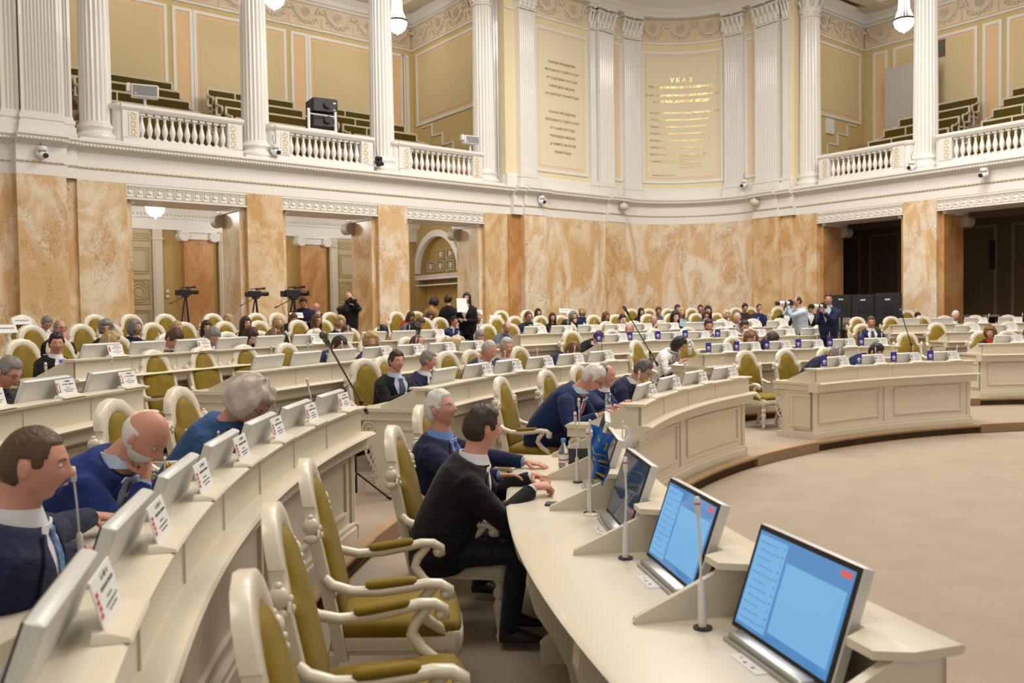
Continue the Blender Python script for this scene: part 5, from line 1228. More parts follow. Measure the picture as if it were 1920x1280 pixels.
seat('round-faced dark-haired man looking down beside the bearded man',1393,598,3,.28,yaw=-6,hair='short',hc='dark',sk='r',col=suitN,fat=.7,pitch=22)
seat('man in dark suit and glasses sitting sideways at the third-row edge desk',1634,592,3,.10,dr=1.0,yaw=-12,bt=-10,hair='short',hc='brown',sk='r',col=suitN,tie=(.01,.01,.02),fat=.4,pitch=8)
# row 4
seat('dark-haired man in black suit with bright blue tie at the left desk end',108,623,4,.12,dr=1.0,yaw=-30,bt=-4,hair='short',hc='black',sk='r',col=suitB,tie=(.01,.04,.42),fat=.5,near=None,pitch=6)
seat('smiling blond woman in a light pink jacket at the left end desk',203,621,4,.20,yaw=22,bt=10,hair='bob',hc='blond',sk='f',col=('pale_pink_jacket',(.55,.47,.45)),shirt=(.02,.02,.02),fem=1,near=None,pitch=14)
seat('brown-haired man bowed behind the second monitor of the fourth row',317,611,4,.38,yaw=-4,hair='short',hc='brown',sk='r',col=suitN,pitch=42,near=None)
seat('grey-haired man with a microphone rod before his face in the fourth row',395,610,4,.32,yaw=-18,hair='short',hc='grey',sk='r',col=suitN,pitch=34,near=None,fat=.5)
seat('young woman with long dark hair reading in the fourth row',465,611,4,.30,yaw=-10,hair='long',hc='dark',sk='p',col=blk,top='plain',fem=1,pitch=34,near=None)
seat('woman with ginger hair bent behind a blank monitor in the fourth row',505,618,4,.38,yaw=-6,hair='fluffy',hc='auburn',sk='f',col=blk,top='plain',fem=1,pitch=44)
seat('young brown-haired man behind the boom microphone head in the fourth row',649,608,4,.28,yaw=-24,hair='short',hc='brown',sk='r',col=suitN,pitch=18)
seat('woman with black hair tied back looking down in the fourth row',716,606,4,.34,yaw=-20,hair='bun',hc='black',sk='p',col=blk,top='plain',fem=1,pitch=30)
seat('woman with short dark hair and glasses bent over in the fourth row',775,603,4,.36,yaw=-24,hair='fluffy',hc='black',sk='f',col=blk,top='plain',fem=1,glasses=True,pitch=32)
seat('balding bearded man with glasses in a grey jacket over black shirt',949,602,4,.18,dr=1.0,yaw=-12,bt=0,hair='balding',hc='grey',beard='grey',sk='r',col=('grey_blue_jacket',(.11,.13,.17)),top='plain',glasses=True,near=None,pitch=18)
seat('woman with long straight black hair and checked jacket at the right block end',991,600,4,.16,yaw=-8,hair='long',hc='black',hl=.32,sk='p',col=('grey_check_jacket',(.13,.12,.12)),top='plain',fem=1,pitch=10)
seat('dark-haired man bowed so low that only his forehead shows, right block back desk',1057,596,4,.42,yaw=-8,hair='short',hc='black',sk='p',col=suitB,pitch=44)
seat('young man with black hair behind the grey bald man of the right block',1167,588,4,.16,yaw=-8,hair='short',hc='black',sk='p',col=suitN,pitch=10)
seat('balding man looking down beside the black-haired woman of the right block',1223,588,4,.26,yaw=-10,hair='balding',hc='grey',sk='r',col=suitN,fat=.4,pitch=26)
seat('black-haired woman in dark jacket next to the blond woman in pale blue',1266,582,4,.16,yaw=-10,hair='long',hc='black',hl=.18,sk='p',col=blk,top='jacket',fem=1,pitch=8)
seat('grey cropped-haired older man beside the woman in red',1382,584,4,.22,yaw=-14,hair='buzz',hc='lightgrey',sk='r',col=suitN,fat=.6,pitch=18)
seat('dark-haired woman in black at the picture-edge block beneath the thin boom stand',1693,596,4,.22,yaw=14,hair='bob',hc='dark',sk='p',col=blk,top='plain',fem=1,pitch=16)
seat('dark-haired person half hidden next to the thin boom stand',1719,590,5,.2,yaw=10,hair='short',hc='black',sk='r',col=suitN,pitch=14)
seat('white-haired woman with glasses smiling before the dark corridor',1791,582,4,.14,yaw=4,hair='short',hc='white',sk='r',col=suitN,fem=1,pitch=6)
# rows 5/6 spectators
SP=[('grey-haired man bowed far back against the marble at the left',86,590,6,-18,'short','grey',suitB,'jacket',34,0,0),
('ruddy bald man with glasses raising his hand behind the blue-tied man',113,599,5,-6,'balding','grey',blk,'plain',0,0,1),
('grey-haired woman in dark glasses seen in profile behind the blond woman',202,601,5,-38,'fluffy','grey',blk,'plain',2,1,1),
('woman with grey bobbed hair in dark blue sweater facing the camera',253,599,5,14,'bob','grey',('midnight_sweater',(.012,.015,.03)),'plain',0,1,0),
('blond woman with parted hair between two empty spectator chairs',331,601,5,8,'bun','blond',blk,'plain',2,1,0),
('woman with long brown hair and white blouse behind the grey-haired man',388,600,5,-26,'long','dark',('white_top',(.7,.7,.7)),'plain',8,1,0),
('woman with ash-blond long hair turned away in a beige coat',432,588,6,-75,'long','blond',('beige_coat',(.45,.35,.2)),'plain',0,1,0),
('pale woman with long dark-red hair staring to the side',461,593,5,-8,'long','dark',blk,'plain',2,1,0),
('woman with very long two-tone blond hair looking up',523,594,5,-14,'long','blond',blk,'plain',-6,1,0),
('young man in black looking down at his phone beside the two-tone blond woman',549,585,6,-16,'short','brown',blk,'plain',34,0,0),
('woman with fringe, long red-brown hair and glasses in a black jacket',594,589,5,2,'long','reddish',blk,'jacket',0,1,1),
('woman with short curly blond hair in black jacket, head raised',639,593,5,-24,'fluffy','blond',blk,'jacket',-2,1,0),
('woman in red with long light-brown hair looking at her phone',768,582,6,-4,'long','brown',('red_sweater',(.42,.02,.02)),'plain',34,1,0),
('woman with wavy brown hair in a white blouse looking down',805,582,6,-10,'long','brown',('white_top',(.7,.7,.7)),'plain',24,1,0),
('dark-haired man in navy suit and purple tie with his hand at his chin',852,592,5,0,'short','black',suitD,'jacket',4,0,0),
('grey-haired man in a wide black suit and blue tie in the spectator row',896,586,5,-4,'short','grey',suitB,'jacket',2,0,0),
('man with glasses in dark blue sweater above the woman with straight black hair',990,583,5,0,'short','brown',('dark_blue_sweater',(.012,.02,.06)),'plain',6,0,1),
('woman with dark wavy hair behind the man in a blue sweater',1009,578,6,-4,'long','dark',('rose_top',(.5,.3,.27)),'plain',2,1,0),
('woman with shoulder-length dark hair in a black leather jacket',1037,586,5,-26,'long','dark',blk,'plain',2,1,0),
('woman with ash-grey bob resting her chin on her hand',1075,583,5,-2,'bob','grey',blk,'plain',2,1,0),
('blond woman in bright blue looking sideways in the rearmost row',1093,576,6,-40,'bob','blond',suitD,'plain',0,1,0),
('woman with long chestnut hair, glasses and white blouse front',1135,584,5,10,'long','reddish',blk,'jacket',8,1,1),
('woman with long dark hair looking over the rearmost chairs',1202,577,6,0,'long','black',blk,'plain',4,1,0),
('person whose brown hair alone shows above a rearmost chair',1234,574,6,-10,'short','brown',suitG,'plain',20,0,0),
('man with black hair and glasses looking down behind the blond woman',1270,570,6,-8,'short','dark',('white_top',(.7,.7,.7)),'plain',14,0,1),
('woman with long blond hair in a pale blue cardigan',1278,576,5,-8,'long','blond',('pale_blue_cardigan',(.35,.45,.55)),'plain',4,1,0),
('man with short dark hair and beard next to the long-haired woman in grey',1314,571,6,-20,'short','dark',suitG,'plain',4,0,1),
('woman with long black hair in a grey blazer, head tilted',1328,573,5,-16,'long','black',suitG,'plain',2,1,0),
('boy-faced person with brown hair and dark red sweater resting a hand on the mouth',1324,582,5,-10,'fluffy','brown',('maroon_sweater',(.10,.02,.02)),'plain',8,0,0),
('blond woman with short hair in an orange-red top',1362,582,5,-2,'fluffy','lightblond',('orange_red_top',(.55,.07,.04)),'plain',4,1,0),
('broad dark-haired man in a brown sweater with lowered eyes',1396,568,6,-2,'short','black',('brown_sweater',(.035,.025,.02)),'plain',16,0,0),
('man in a blue sweater holding his hand at his cheek',1423,569,6,6,'buzz','dark',('blue_sweater',(.015,.03,.11)),'plain',4,0,0),
('man in dark suit with grey tie partly covered by the long white lens',1474,572,6,-6,'short','dark',suitB,'jacket',4,0,0),
('man in black suit looking at his phone between the two photographers',1519,570,6,-8,'short','dark',suitB,'jacket',30,0,0),
('seated person in a cream lace blouse holding a phone beside the empty plate chair',1582,577,6,-10,'short','dark',('cream_lace_blouse',(.55,.50,.42)),'plain',34,1,0),
('face of a person peeking beside the large black screen',1690,564,6,-40,'short','dark',blk,'plain',0,0,1)]
for l,u,v,row,yaw,h,hc,col,top,pit,fem,gl in SP:
    hk=dict(hands=[(-.09,.30,.13),('mouth',)]) if any(w in l for w in ('hand at','hand on','a hand','raising his hand','chin on')) else {}
    seat(l,u,v,row,.10,**hk,yaw=yaw,hair=h,hc=hc,sk='f' if fem else 'r',col=col,top=top,fem=fem,glasses=bool(gl),pitch=pit,tie=((.02,.04,.3) if 'blue tie' in l else (.2,.05,.2) if 'purple' in l else None))
# --- standing people ---------------------------------------------------------------
def stander(lab,u,v,R_or_xy,face,zf=.85,**k):
    if hasattr(R_or_xy,'__len__'): x,y=R_or_xy
    else:
        r=ray(u,v); d=Vector((r.x,r.y)).normalized(); x,y=d.x*R_or_xy,d.y*R_or_xy
    zt=zat(u,v,(x,y)); s=(zt-zf)/1.70; s=max(.86,min(1.12,s)); zo=zt-.855*s
    rz=R_(face); return person(lab,x,y,zo,rz,s=s,stand=True,**k), (x,y,zt,s,rz)
# face: rotation about z; 0 faces +Y (away), 180 faces camera, -90 faces right (+X)
stander('dark standing figure half hidden by the second marble pillar',439,548,22.3,150,hair='bob',hc='black',sk='r',col=blk,top='plain',lean=.02,fem=1)
stander('cameraman in dark jacket looking down at a phone behind the video camera',569,553,18.4,190,hair='short',hc='dark',sk='r',col=('dark_windbreaker',(.013,.014,.03)),top='plain',lean=.04,pitch=28,fat=.6,hands=[(-.06,.30,.22),(.07,.30,.22)])
stander('bald man in dark suit, glasses and blue tie standing by the corridor',595,566,20.5,185,hair='bald',hc='grey',sk='r',col=suitN,shirt=(.45,.5,.7),tie=(.02,.03,.12),glasses=True,lean=.02,yaw=-40)
ph1=stander('bald photographer in black sweater holding a small camera to his face',652,546,18.6,-150,hair='bald',hc='grey',sk='r',col=blk,top='plain',lean=.02,fat=.6,hands=[('eye',),('eye',)])
stander('young man in grey-blue shirt bending over his phone',746,576,17.2,-110,zf=.71,hair='short',hc='brown',sk='r',col=('steel_blue_shirt',(.12,.14,.20)),top='plain',lean=.42,pitch=50,hands=[(-.05,.42,.10),(.08,.42,.10)])
stander('woman with short black hair in a camel jacket standing in the niche',806,555,19.6,-40,hair='fluffy',hc='black',sk='r',col=('camel_jacket',(.33,.19,.06)),top='plain',lean=.06,fem=1,pitch=24)
stander('woman in black with tied dark hair turning to the side near the niche',840,551,19.3,-30,hair='bun',hc='dark',sk='f',col=blk,top='plain',lean=.02,fem=1,yaw=75)
wp=stander('long-haired woman in black coat standing with a white sheet of paper',876,547,18.2,160,hair='long',hc='black',hl=.28,sk='f',col=blk,top='jacket',lean=.02,fem=1,yaw=15,hands=[(-.05,.26,.20,dict(curl=.9)),(.10,.24,.22,dict(curl=.9))])
ph2=stander('photographer in light blue shirt aiming a long white lens to the left',1502,554,19.5,98,zf=.71,hair='balding',hc='dark',sk='r',col=('light_blue_shirt',(.42,.50,.60)),top='plain',legs=('jeans',(.03,.05,.09)),lean=.06,hands=[(-.04,.36,.62,dict(dir=(.3,.8,.4),curl=.9,up=(0,0,-1),pole=(-.3,0,-1))),('eye',)])
ph3=stander('tall photographer in a dark blue suit holding a white lens at chest height',1554,549,18.4,140,zf=.71,hair='short',hc='dark',sk='r',col=suitN,lean=.02,fat=.5,yaw=20,hands=[(-.02,.36,.42,dict(dir=(.3,.8,.4),curl=.9,up=(0,0,-1),pole=(-.3,0,-1))),(.08,.20,.46,dict(curl=.9,dir=(-.3,.6,.5),pole=(.4,-.2,-1)))],shirt=(.4,.45,.5))
# ------------------------------------------------------------------ chairs: link them with labels
seen=[]; CH2=[]
for c in CH:
    if all(math.hypot(c[0]-d[0],c[1]-d[1])>.50 or (not c[5] and not d[5]) for d in CH2): CH2.append(c)
    else:
        for d in CH2:
            if math.hypot(c[0]-d[0],c[1]-d[1])<=.50 and d[5] and not c[5]: CH2.remove(d); CH2.append(c); break
# spectator chairs must not stand inside walls
grp={}
for c in CH2: grp.setdefault((c[4],block(thof(c[0],c[1]))),[]).append(c)
for (row,b),cs_ in sorted(grp.items()):
    cs_.sort(key=lambda c:c[6])
    for i,c in enumerate(cs_):
        lab='%s armchair, %s from left, %s, %s'%('empty' if c[5] else 'occupied',ORD[i],ROWN[row],BL[b])
        chair(c[0],c[1],c[2],c[3],lab,row<=3)
# ------------------------------------------------------------------ desk things
pl_em={}
for (k,t0),ss in SEATS.items():
    b=block(ss[len(ss)//2]); n=len(ss)
    for i,th in enumerate(ss):
        where='%s desk, %s'%(ROWN[k],BL[b])
        kind='ui' if (k==1 and b==0 and i in (3,4)) else 'off'
        if not (k==1 and b==0 and i==0 and False): monitor(k,th,'silver-backed monitor, %s from left, %s'%(ORD[i],where) if not(k==1 and b==0) else ['small monitor at the far end of the near desk beside the white flags','monitor reflecting the room, behind the blue letter flag','dark reflecting monitor between the two middle dividers of the near desk','blue-screen monitor, farther of the two lit ones on the near desk','large blue-screen monitor nearest the camera'][i],kind)
        random.seed(k*100+i+b*17)
        md=.0 if (k==1 and b==0) else 1.5*.8/1
        mth=th-{1:3.05 if b==0 else 2.2,2:1.7,3:1.4,4:1.2}[k]*(-1 if (k==1 and b==0) and False else 1)
        if k==1 and b==0: mth=th-1.9 if False else th-1.9
        tilt=random.uniform(-14,10); az=random.uniform(0,180)
        if k==1 and b==0: mth=[177.6-5,177.6,182.5,187.6,192.6][i] ; tilt=(-3,2,-2,3,-2)[i]
        if k==2 and b==0: tilt=[10,16,30,52,58,62,8][i]; az=[0,90,0,0,0,0,0][i]; mth=th-1.4
        if k==2 and b==0 and i in (2,3,4,5): continue
        mic(k,mth,'ivory microphone rod, %s from left, %s'%(ORD[i],where),tilt,az)
noplate={(4,1):(1,3,4,6,7,8),(3,1):(0,1,2),(2,1):(0,),(1,1):(),(1,2):(),(4,2):(6,),(4,3):(0,1),(2,2):()}
for (k,t0),ss in SEATS.items():
    b=block(ss[len(ss)//2])
    if (k,b)==(1,0): continue
    em={(2,0):3,(3,0):2,(4,1):1,(4,2):1,(4,3):1,(3,3):1,(2,3):3}.get((k,b),0)
    for i,th in enumerate(ss):
        if i in noplate.get((k,b),()): continue
        plate(k,th-math.degrees(.13/Rk(k,th)),em,'white nameplate beside the %s monitor, %s desk, %s'%(ORD[i],ROWN[k],BL[b]))
for k,b in ((1,2),(2,2)):
    key=[q_ for q_ in SEATS if q_[0]==k and block(SEATS[q_][2 if len(SEATS[q_])>2 else 0])==b][0]
    for i,th in enumerate(SEATS[key]): pennant(k,th+math.degrees(.33/Rk(k,th)),'blue pennant left of the %s monitor, %s desk, right block'%(ORD[i],ROWN[k]))
for i,u in enumerate((1122,1180,1233,1284,1345)):
    x,y,th=atrow(u,3,.06); pennant(3,th,['square blue pennant at the end of the third-row right-block desk','blue pennant folded upward beside the bald grey man','blue pennant between two plates behind the boom microphone','tilted blue pennant above the head of the woman in white','blue pennant beside the bearded man'][i])
for i,th in enumerate((160.4,)): pass
# flags on the near desk and the left desk
p=P3(1,182.6+3.2,.30,ZF[1]+.778); x,y=gz(1108,966,ZF[1]+.778)
cloth_flag((x,y,ZF[1]+.778),R_(-15),'blue flag with yellow letters hanging on a white pole on the near desk',bluL,.105,.25,.75,('ЛДПР',.085,.03,.03),.47)
for i,(u,v,z) in enumerate(((302,990,ZF[2]+.778),(404,905,ZF[2]+.778),(482,842,ZF[2]+.778),(560,802,ZF[2]+.778),(628,774,ZF[2]+.778))):
    x,y,th=atrow(u,2,.33); cloth_flag((x,y,z),R_(25+10*i),['large drooping yellow flag beside the nearest tilted monitor','yellow flag behind the silver monitor in front of the man in blue suit','small yellow flag before the woman in blue','tip of a yellow flag behind the second-row silver monitor','yellow flag tip at the far end of the left desk'][i],yelF,.07,.17,1.3,None,.26)
for i,(u,v) in enumerate(((1138,840),(1168,835))):
    x,y=gz(u,v+60,ZF[1]+.778); cloth_flag((x,y,ZF[1]+.778),R_(-70+40*i),['folded white and dark flag at the far end of the near desk','small white pennant flag beside the far monitor of the near desk'][i],[mat('white_dark_flag',(.55,.55,.56),.6,var=(14,1,(.02,.03,.06))),whitep][i],.10,.20,.9,None,.34)
for i,(u,v,dth) in enumerate(((978,640,0),(915,650,0))): pass
x,y=gz(1057,882,ZF[1]+.778); bottle((x,y,ZF[1]+.778),'small water bottle with blue cap on the near desk before the clasped hands')
x,y=gz(1141,778,ZF[1]+.778); bottle((x,y,ZF[1]+.778),'water bottle with blue cap beside the reading man with red tie')
x,y,th=atrow(1293,2,.12); bottle((x,y,ZF[2]+.967),'clear bottle with green cap behind a blue pennant',(.3,.7,.15))
# tablets and papers
def slab_thing(name,lab,cat,p,rz,w,d,h,m,tilt=0):
    mb=MB(); mb.rbox(-w/2,w/2,-d/2,d/2,0,h,min(h*.3,.004)); o=link(name,mb.mesh(name,m),None,p,rz,label=lab,cat=cat); o.rotation_euler=(R_(tilt),0,rz); return o
x,y=gz(1082,872,ZF[1]+.78); t=thing('tablet','black tablet leaning in its case behind the water bottle','tablet',(x,y,ZF[1]+.779),R_(0))
mb=MB(); mb.rbox(-.12,.12,-.05,.05,0,.010,.003); part('case_base',mb,black,t); mb=MB(); mb.rbox(-.11,.11,.03,.04,.0,.10,.003,fn=lambda a,b,c:(a,b+c*.5,c)); part('screen',mb,mat('dark_grey_plastic',(.03,.03,.035),.3),t)
x,y=gz(1046,946,ZF[1]+.779); slab_thing('phone','black phone lying flat at the tip of the desk divider','phone',(x,y,ZF[1]+.779),R_(80),.07,.13,.01,black)
x,y=gz(1252,682,ZF[2]+.779); slab_thing('phone','dark phone on the desk beside the woman in white','phone',(x,y,ZF[2]+.779),R_(60),.07,.14,.01,black)
for i,(u,v,w,d,rz) in enumerate(((1195,763,.21,.30,30),(1160,768,.21,.30,10),(170,1058,.21,.28,15),(1275,684,.2,.28,20),(560,0,0,0,0))):
    if w==0: continue
    row=1 if u>900 and i<2 else 2
    x,y=gz(u,v,ZF[row]+.779); slab_thing('paper_sheet',['white papers under the hands of the balding man','document read by the man with red tie','papers by the hand of the man at the lower left','sheet the woman in white writes on'][i],'paper',(x,y,ZF[row]+.779),R_(rz),w,d,.002,whitep)
for i,(u,v) in enumerate(((1412,1243),(1222,1090),(1130,993))):
    x,y=gz(u,v,ZF[1]+.779); th=thof(x,y); t=thing('voting_card','voting-button card in the %s recess of the near desk'%(['nearest','middle','third'][i]),'card',(x,y,ZF[1]+.7785),inward(th)+.0)
    mb=MB(); mb.box(-.075,.075,-.035,.035,0,.0015); c=part('card',mb,mat('pale_card',(.72,.71,.68),.5),t)
    mb=MB()
    for j,(a,b) in enumerate(((-.05,.018),(-.045,-.012),(-.01,-.02),(.03,-.018),(.0,.015))): mb.lathe([(.006,0),(.006,.0008)],10,(a,b,.0016),j)
    link('coloured_buttons',mb.mesh('coloured_buttons',[mat('btn_green',(.02,.3,.1),.4),mat('btn_yellow',(.7,.5,.02),.4),mat('btn_red',(.6,.03,.03),.4),mat('btn_violet',(.3,.05,.3),.4),whitep]),c)
# name cards on top of spectator chairs
for i,(u,v,row) in enumerate(((42,603,6),(12,618,5),(557,592,6),(930,596,5),(1059,583,6),(895,586,6),(1602,580,6))):
    dr={5:.9,6:.6}[row]; x,y,th=atrow(u,row,dr-.02)
    z=zat(u,v,(x,y)); t=thing('reserved_card',['tilted printed card on a rear chair above the left marble pillar','printed card on a chair at the left picture edge','printed card on a chair behind the seated young man','printed card on the chair left of the grey-jacketed man','printed card on a rear chair beneath the marble pilaster','white card on the chair behind the grey-haired spectator','printed card strapped to the tall chair near the black screens'][i],'card',(x,y,z-.02),inward(th),'reserved cards on spectator chairs')
    mb=MB(); f_=lambda a,b,c:(a,b-c*.4,c); mb.box(-.15,.15,-.003,.003,-.02,.085,fn=f_); c=part('card',mb,whitep,t); mb=MB()
    for j in range(11): mb.box(-.11+.02*j,-.097+.02*j,.0035,.0045,.03,.048,fn=f_)
    link('printed_lines',mb.mesh('printed_lines',inkm),c)
# microphone stands
bx,by=gz(705,943,ZF[1]); 
def pt(u,v,d):
    r=ray(u,v); l=math.hypot(r.x,r.y); return (r.x*d/l,r.y*d/l,H+r.z*d/l)
mic_stand(gz(668,945,ZF[2]),ZF[2],pt(607,630,5.6),pt(677,754,7.2),'black microphone stand whose boom crosses in front of the left chairs')
mic_stand(atrow(1219,2,1.2)[:2],ZF[2],pt(1171,577,12.2),pt(1219,660,13.0),'black boom microphone stand next to the woman in white')
mic_stand(atrow(1707,3,1.6)[:2],ZF[3],pt(1689,583,14.8),pt(1708,645,15.4),'thin dark boom stand in front of the right-hand empty chair')
# TV cameras
def tvcam(u,v,d,zf,rz,lab,sc=1):
    x,y,z=pt(u,v,d); t=thing('video_camera',lab,'video camera',(x,y,z),R_(rz),None,None,(sc,)*3)
    mb=MB(); mb.rbox(-.07,.07,-.22,.18,-.10,.10,.02); mb.rbox(-.085,-.06,-.18,.12,-.07,.08,.01); mb.rbox(-.06,.06,-.34,-.22,-.09,.07,.015); part('camera_body',mb,black,t)
    mb=MB(); mb.tube([(0,.18,.0),(0,.24,0),(0,.24,0),(0,.36,0)],[.06,.06,.075,.07],16); mb.box(-.09,.09,.36,.42,-.065,.065); part('lens',mb,blackm,t,40)
    mb=MB(); mb.tube([(0,-.14,.10),(0,-.13,.16),(0,.0,.175),(0,.14,.16),(0,.15,.11)],.015,8); part('top_handle',mb,black,t,60)
    mb=MB(); mb.tube([(-.10,.05,.16),(-.10,.22,.18),(-.10,.33,.19)],[.03,.03,.038],12); mb.box(-.13,-.06,.02,.10,.12,.2); part('viewfinder',mb,black,t,50)
    mb=MB(); mb.rbox(-.06,.06,-.12,.12,-.16,-.10,.01); mb.tube([(0,0,-.16),(0,0,-.28)],.055,12); part('fluid_head',mb,blackm,t,50)
    mb=MB(); mb.tube([(.04,-.08,-.17),(.12,-.45,-.36)],[.010,.012],8); mb.tube([(.12,-.43,-.35),(.14,-.52,-.39)],.018,8); part('pan_handle',mb,black,t,60)
    hh=(z-zf)/sc
    for i in range(3):
        a=.6+i*2.094; mb=MB(); mb.tube([(.04*math.cos(a),.04*math.sin(a),-.26),(.22*math.cos(a),.22*math.sin(a),-(hh+.26)*.5),(.42*math.cos(a),.42*math.sin(a),-hh+.02)],[.024,.02,.015],8); part('tripod_leg',mb,blackm,t,60)
    mb=MB(); mb.tube([(-.08,-.2,0),(-.16,-.3,-.2),(-.12,-.25,-.5),(-.05,-.15,-.62),(-.08,-.05,-.35),(-.06,0,-.2)],.006,6); part('cable',mb,black,t,60)
tvcam(348,548,19.0,.85,-68,'video camera on a tripod before the ionic pilaster, lens to the side',.60)
tvcam(479,551,18.6,.85,-66,'video camera on a tripod against the second marble pillar',.62)
tvcam(550,550,18.0,.85,-70,'large video camera operated by the man with a phone',.74)
# still cameras
def stillcam(u,v,d,rz,lab,lenscol,L=.26,r=.042):
    x,y,z=pt(u,v,d); t=thing('photo_camera',lab,'camera',(x,y,z),R_(rz))
    mb=MB(); mb.rbox(-.075,.075,-.04,.03,-.05,.05,.012); mb.rbox(-.03,.03,-.03,.03,.05,.075,.008); part('camera_body',mb,black,t)
    mb=MB(); mb.tube([(0,.03,0),(0,.08,0),(0,.10,0),(0,L,0)],[r*.8,r*.85,r,r],16); l=part('lens',mb,lenscol,t,40)
    mb=MB(); mb.tube([(0,L*.98,0),(0,L*1.25,0)],r*1.12,16); mb.tube([(0,L*.4,0),(0,L*.55,0)],r*1.05,16); link('lens_hood',mb.mesh('lens_hood',black,40),l)
stillcam(657,564,18.35,-120,'small black camera pressed to the bald photographer face',black,.12,.035)
stillcam(1482,568,19.35,98,'camera with long white lens held to the eye by the man in light shirt',whitep)
stillcam(1543,574,18.1,115,'camera with white lens held by the tall photographer in dark suit',whitep)
x,y,z=pt(866,572,17.95); slab_thing('paper_sheet','white sheet held by the long-haired woman in black','paper',(x,y,z),R_(10),.21,.30,.003,whitep,72)
# big screens in the right opening
for i,(u0,u1,v0,v1) in enumerate(((1562,1594,558,590),(1601,1638,558,598),(1645,1686,556,604))):
    x,y,z=pt((u0+u1)/2,(v0+v1)/2,25.2); w=(u1-u0)/1628*26.5; h=(v1-v0+6)/1628*26.5; t=thing('large_screen',['leftmost black screen behind the tall photographer','middle black screen standing in the dark opening','widest black screen beside the marble pillar'][i],'screen',(x,y,z),R_(-12))
    mb=MB(); mb.rbox(-w/2,w/2,-.03,.03,-h/2,h/2,.01); part('screen_case',mb,black,t); mb=MB(); mb.tube([(0,.03,-h/2),(0,.03,-(z-.85))],.03,8); mb.box(-.3,.3,-.2,.2,-(z-.85),-(z-.85)+.03); part('floor_stand',mb,blackm,t,60); mb=MB(); mb.box(-.14,.14,-.05,-.03,-.1,.1); mb.box(-.09,.04,-.033,-.031,h*.28,h*.33,1); part('mount_plate',mb,[blackm,silver],t)
for i,(u0,u1) in enumerate(((1800,1839),(1841,1868))):
    x,y,z=pt((u0+u1)/2,596,28.0); w=(u1-u0)/1628*30; t=thing('wooden_frame',['pale open frame of a low cabinet in the dark corridor','narrower pale cabinet frame in the dark corridor'][i],'frame',(x,y,.71),R_(-10))
    mb=MB(); 
    for a in (-w/2,w/2-.05): mb.box(a,a+.05,-.2,.2,0,.98)
    mb.box(-w/2,w/2,-.2,.2,.92,.98); part('frame',mb,mat('pale_grey_wood',(.42,.38,.32),.6),t); mb=MB(); mb.box(-w/2+.05,w/2-.05,.15,.18,.05,.92); part('back_panel',mb,mat('dark_brown',(.05,.025,.015),.6),t)
# ------------------------------------------------------------------ gallery equipment
def on(fr,u,v,o): return fr.on(u,v,o)
a,z=FL.on(270,174,0); t=thing('loudspeaker','white angled loudspeaker on a post above the first gallery balustrade','loudspeaker',FL.p(a,-.05,z),math.atan2(FL.d[1],FL.d[0])-.25)
def spk(t):
    mb=MB(); mb.rbox(-.27,.27,-.12,.12,-.12,.14,.02); mb.rbox(-.36,-.27,-.08,.08,-.02,.16,.02); part('speaker_case',mb,whitep,t)
    mb=MB(); mb.box(-.23,.24,-.13,-.119,-.09,.11); part('speaker_grille',mb,mat('grey_grille',(.25,.25,.26),.6),t); mb=MB(); mb.box(-.20,-.17,-.133,-.128,-.07,-.04); mb.tube([(0,.02,-.12),(0,.02,-.34)],.03,8); part('mounting_post',mb,whitep,t)
spk(t)
a,z=FL.on(880,264,0); t=thing('loudspeaker','white loudspeaker turned sideways above the third gallery balustrade','loudspeaker',FL.p(a,-.05,z),math.atan2(FL.d[1],FL.d[0])-.1,scale=(.85,)*3); spk(t)
for i,v in enumerate((202,230)):
    a,z=FL.on(603,v,.35); t=thing('projector',['upper of the two black projectors on the gallery','lower of the two black projectors on the gallery'][i],'projector',FL.p(a,.35,z),math.atan2(FL.d[1],FL.d[0])-.18)
    mb=MB(); mb.rbox(-.32,.32,-.30,.30,-.17,.17,.03); part('case',mb,black,t); mb=MB(); mb.tube([(.05,-.30,.02),(.05,-.36,.02)],.09,20); part('lens',mb,blackm,t,40); mb=MB(); mb.box(.2,.27,-.305,-.3,.05,.08); mb.box(.2,.25,-.305,-.3,-.11,-.09); part('badge',mb,whitep,t)
a,z=FL.on(603,238,.0); t=thing('projector_rack','white tubular rack holding the projectors at the balustrade','rack',FL.p(a,.0,ZT+.86),math.atan2(FL.d[1],FL.d[0]))
for e,nm in ((-.34,'post'),(.38,'post')):
    mb=MB(); mb.tube([(e,0,0),(e,0,.50)],.035,10); part(nm,mb,whitep,t,60)
for zz in (.02,.38): mb=MB(); mb.tube([(-.34,0,zz),(.38,0,zz)],.015,8); part('crossbar',mb,whitep,t,60)
def ptz(u,v,fr,o,lab,face,dark=False):
    if fr is PT: r=None; q_=PT.qu(u); x,y=PT.at(q_,o-.0); z=zat(u,v,(x,y)); d=math.atan2(PT.at(q_+.1,o)[1]-y,PT.at(q_+.1,o)[0]-x)
    else: a,z=fr.on(u,v,o); x,y,_=fr.p(a,o,0); d=math.atan2(fr.d[1],fr.d[0])
    t=thing('security_camera',lab,'security camera',(x,y,z),d); m=black if dark else whitep
    mb=MB(); mb.lathe([(.02,.13),(.09,.12),(.10,.06),(.09,.04),(.02,.03)],16); part('mount',mb,m,t,50); mb=MB(); mb.tube([(-.08,.0,.05),(-.09,0,-.06)],.02,8); mb.tube([(.08,.0,.05),(.09,0,-.06)],.02,8); mb.ball((0,0,-.05),(.08,.08,.08),14,10); part('swivel_body',mb,m,t,60)
    mb=MB(); mb.tube([(face*.04,-.05,-.06),(face*.05,-.11,-.07)],[.05,.045],14); part('lens',mb,black,t,50); mb=MB(); mb.tube([(0,.02,.12),(-.05,.03,.25),(-.02,.06,.36)],.007,6); part('cable',mb,black,t,60)
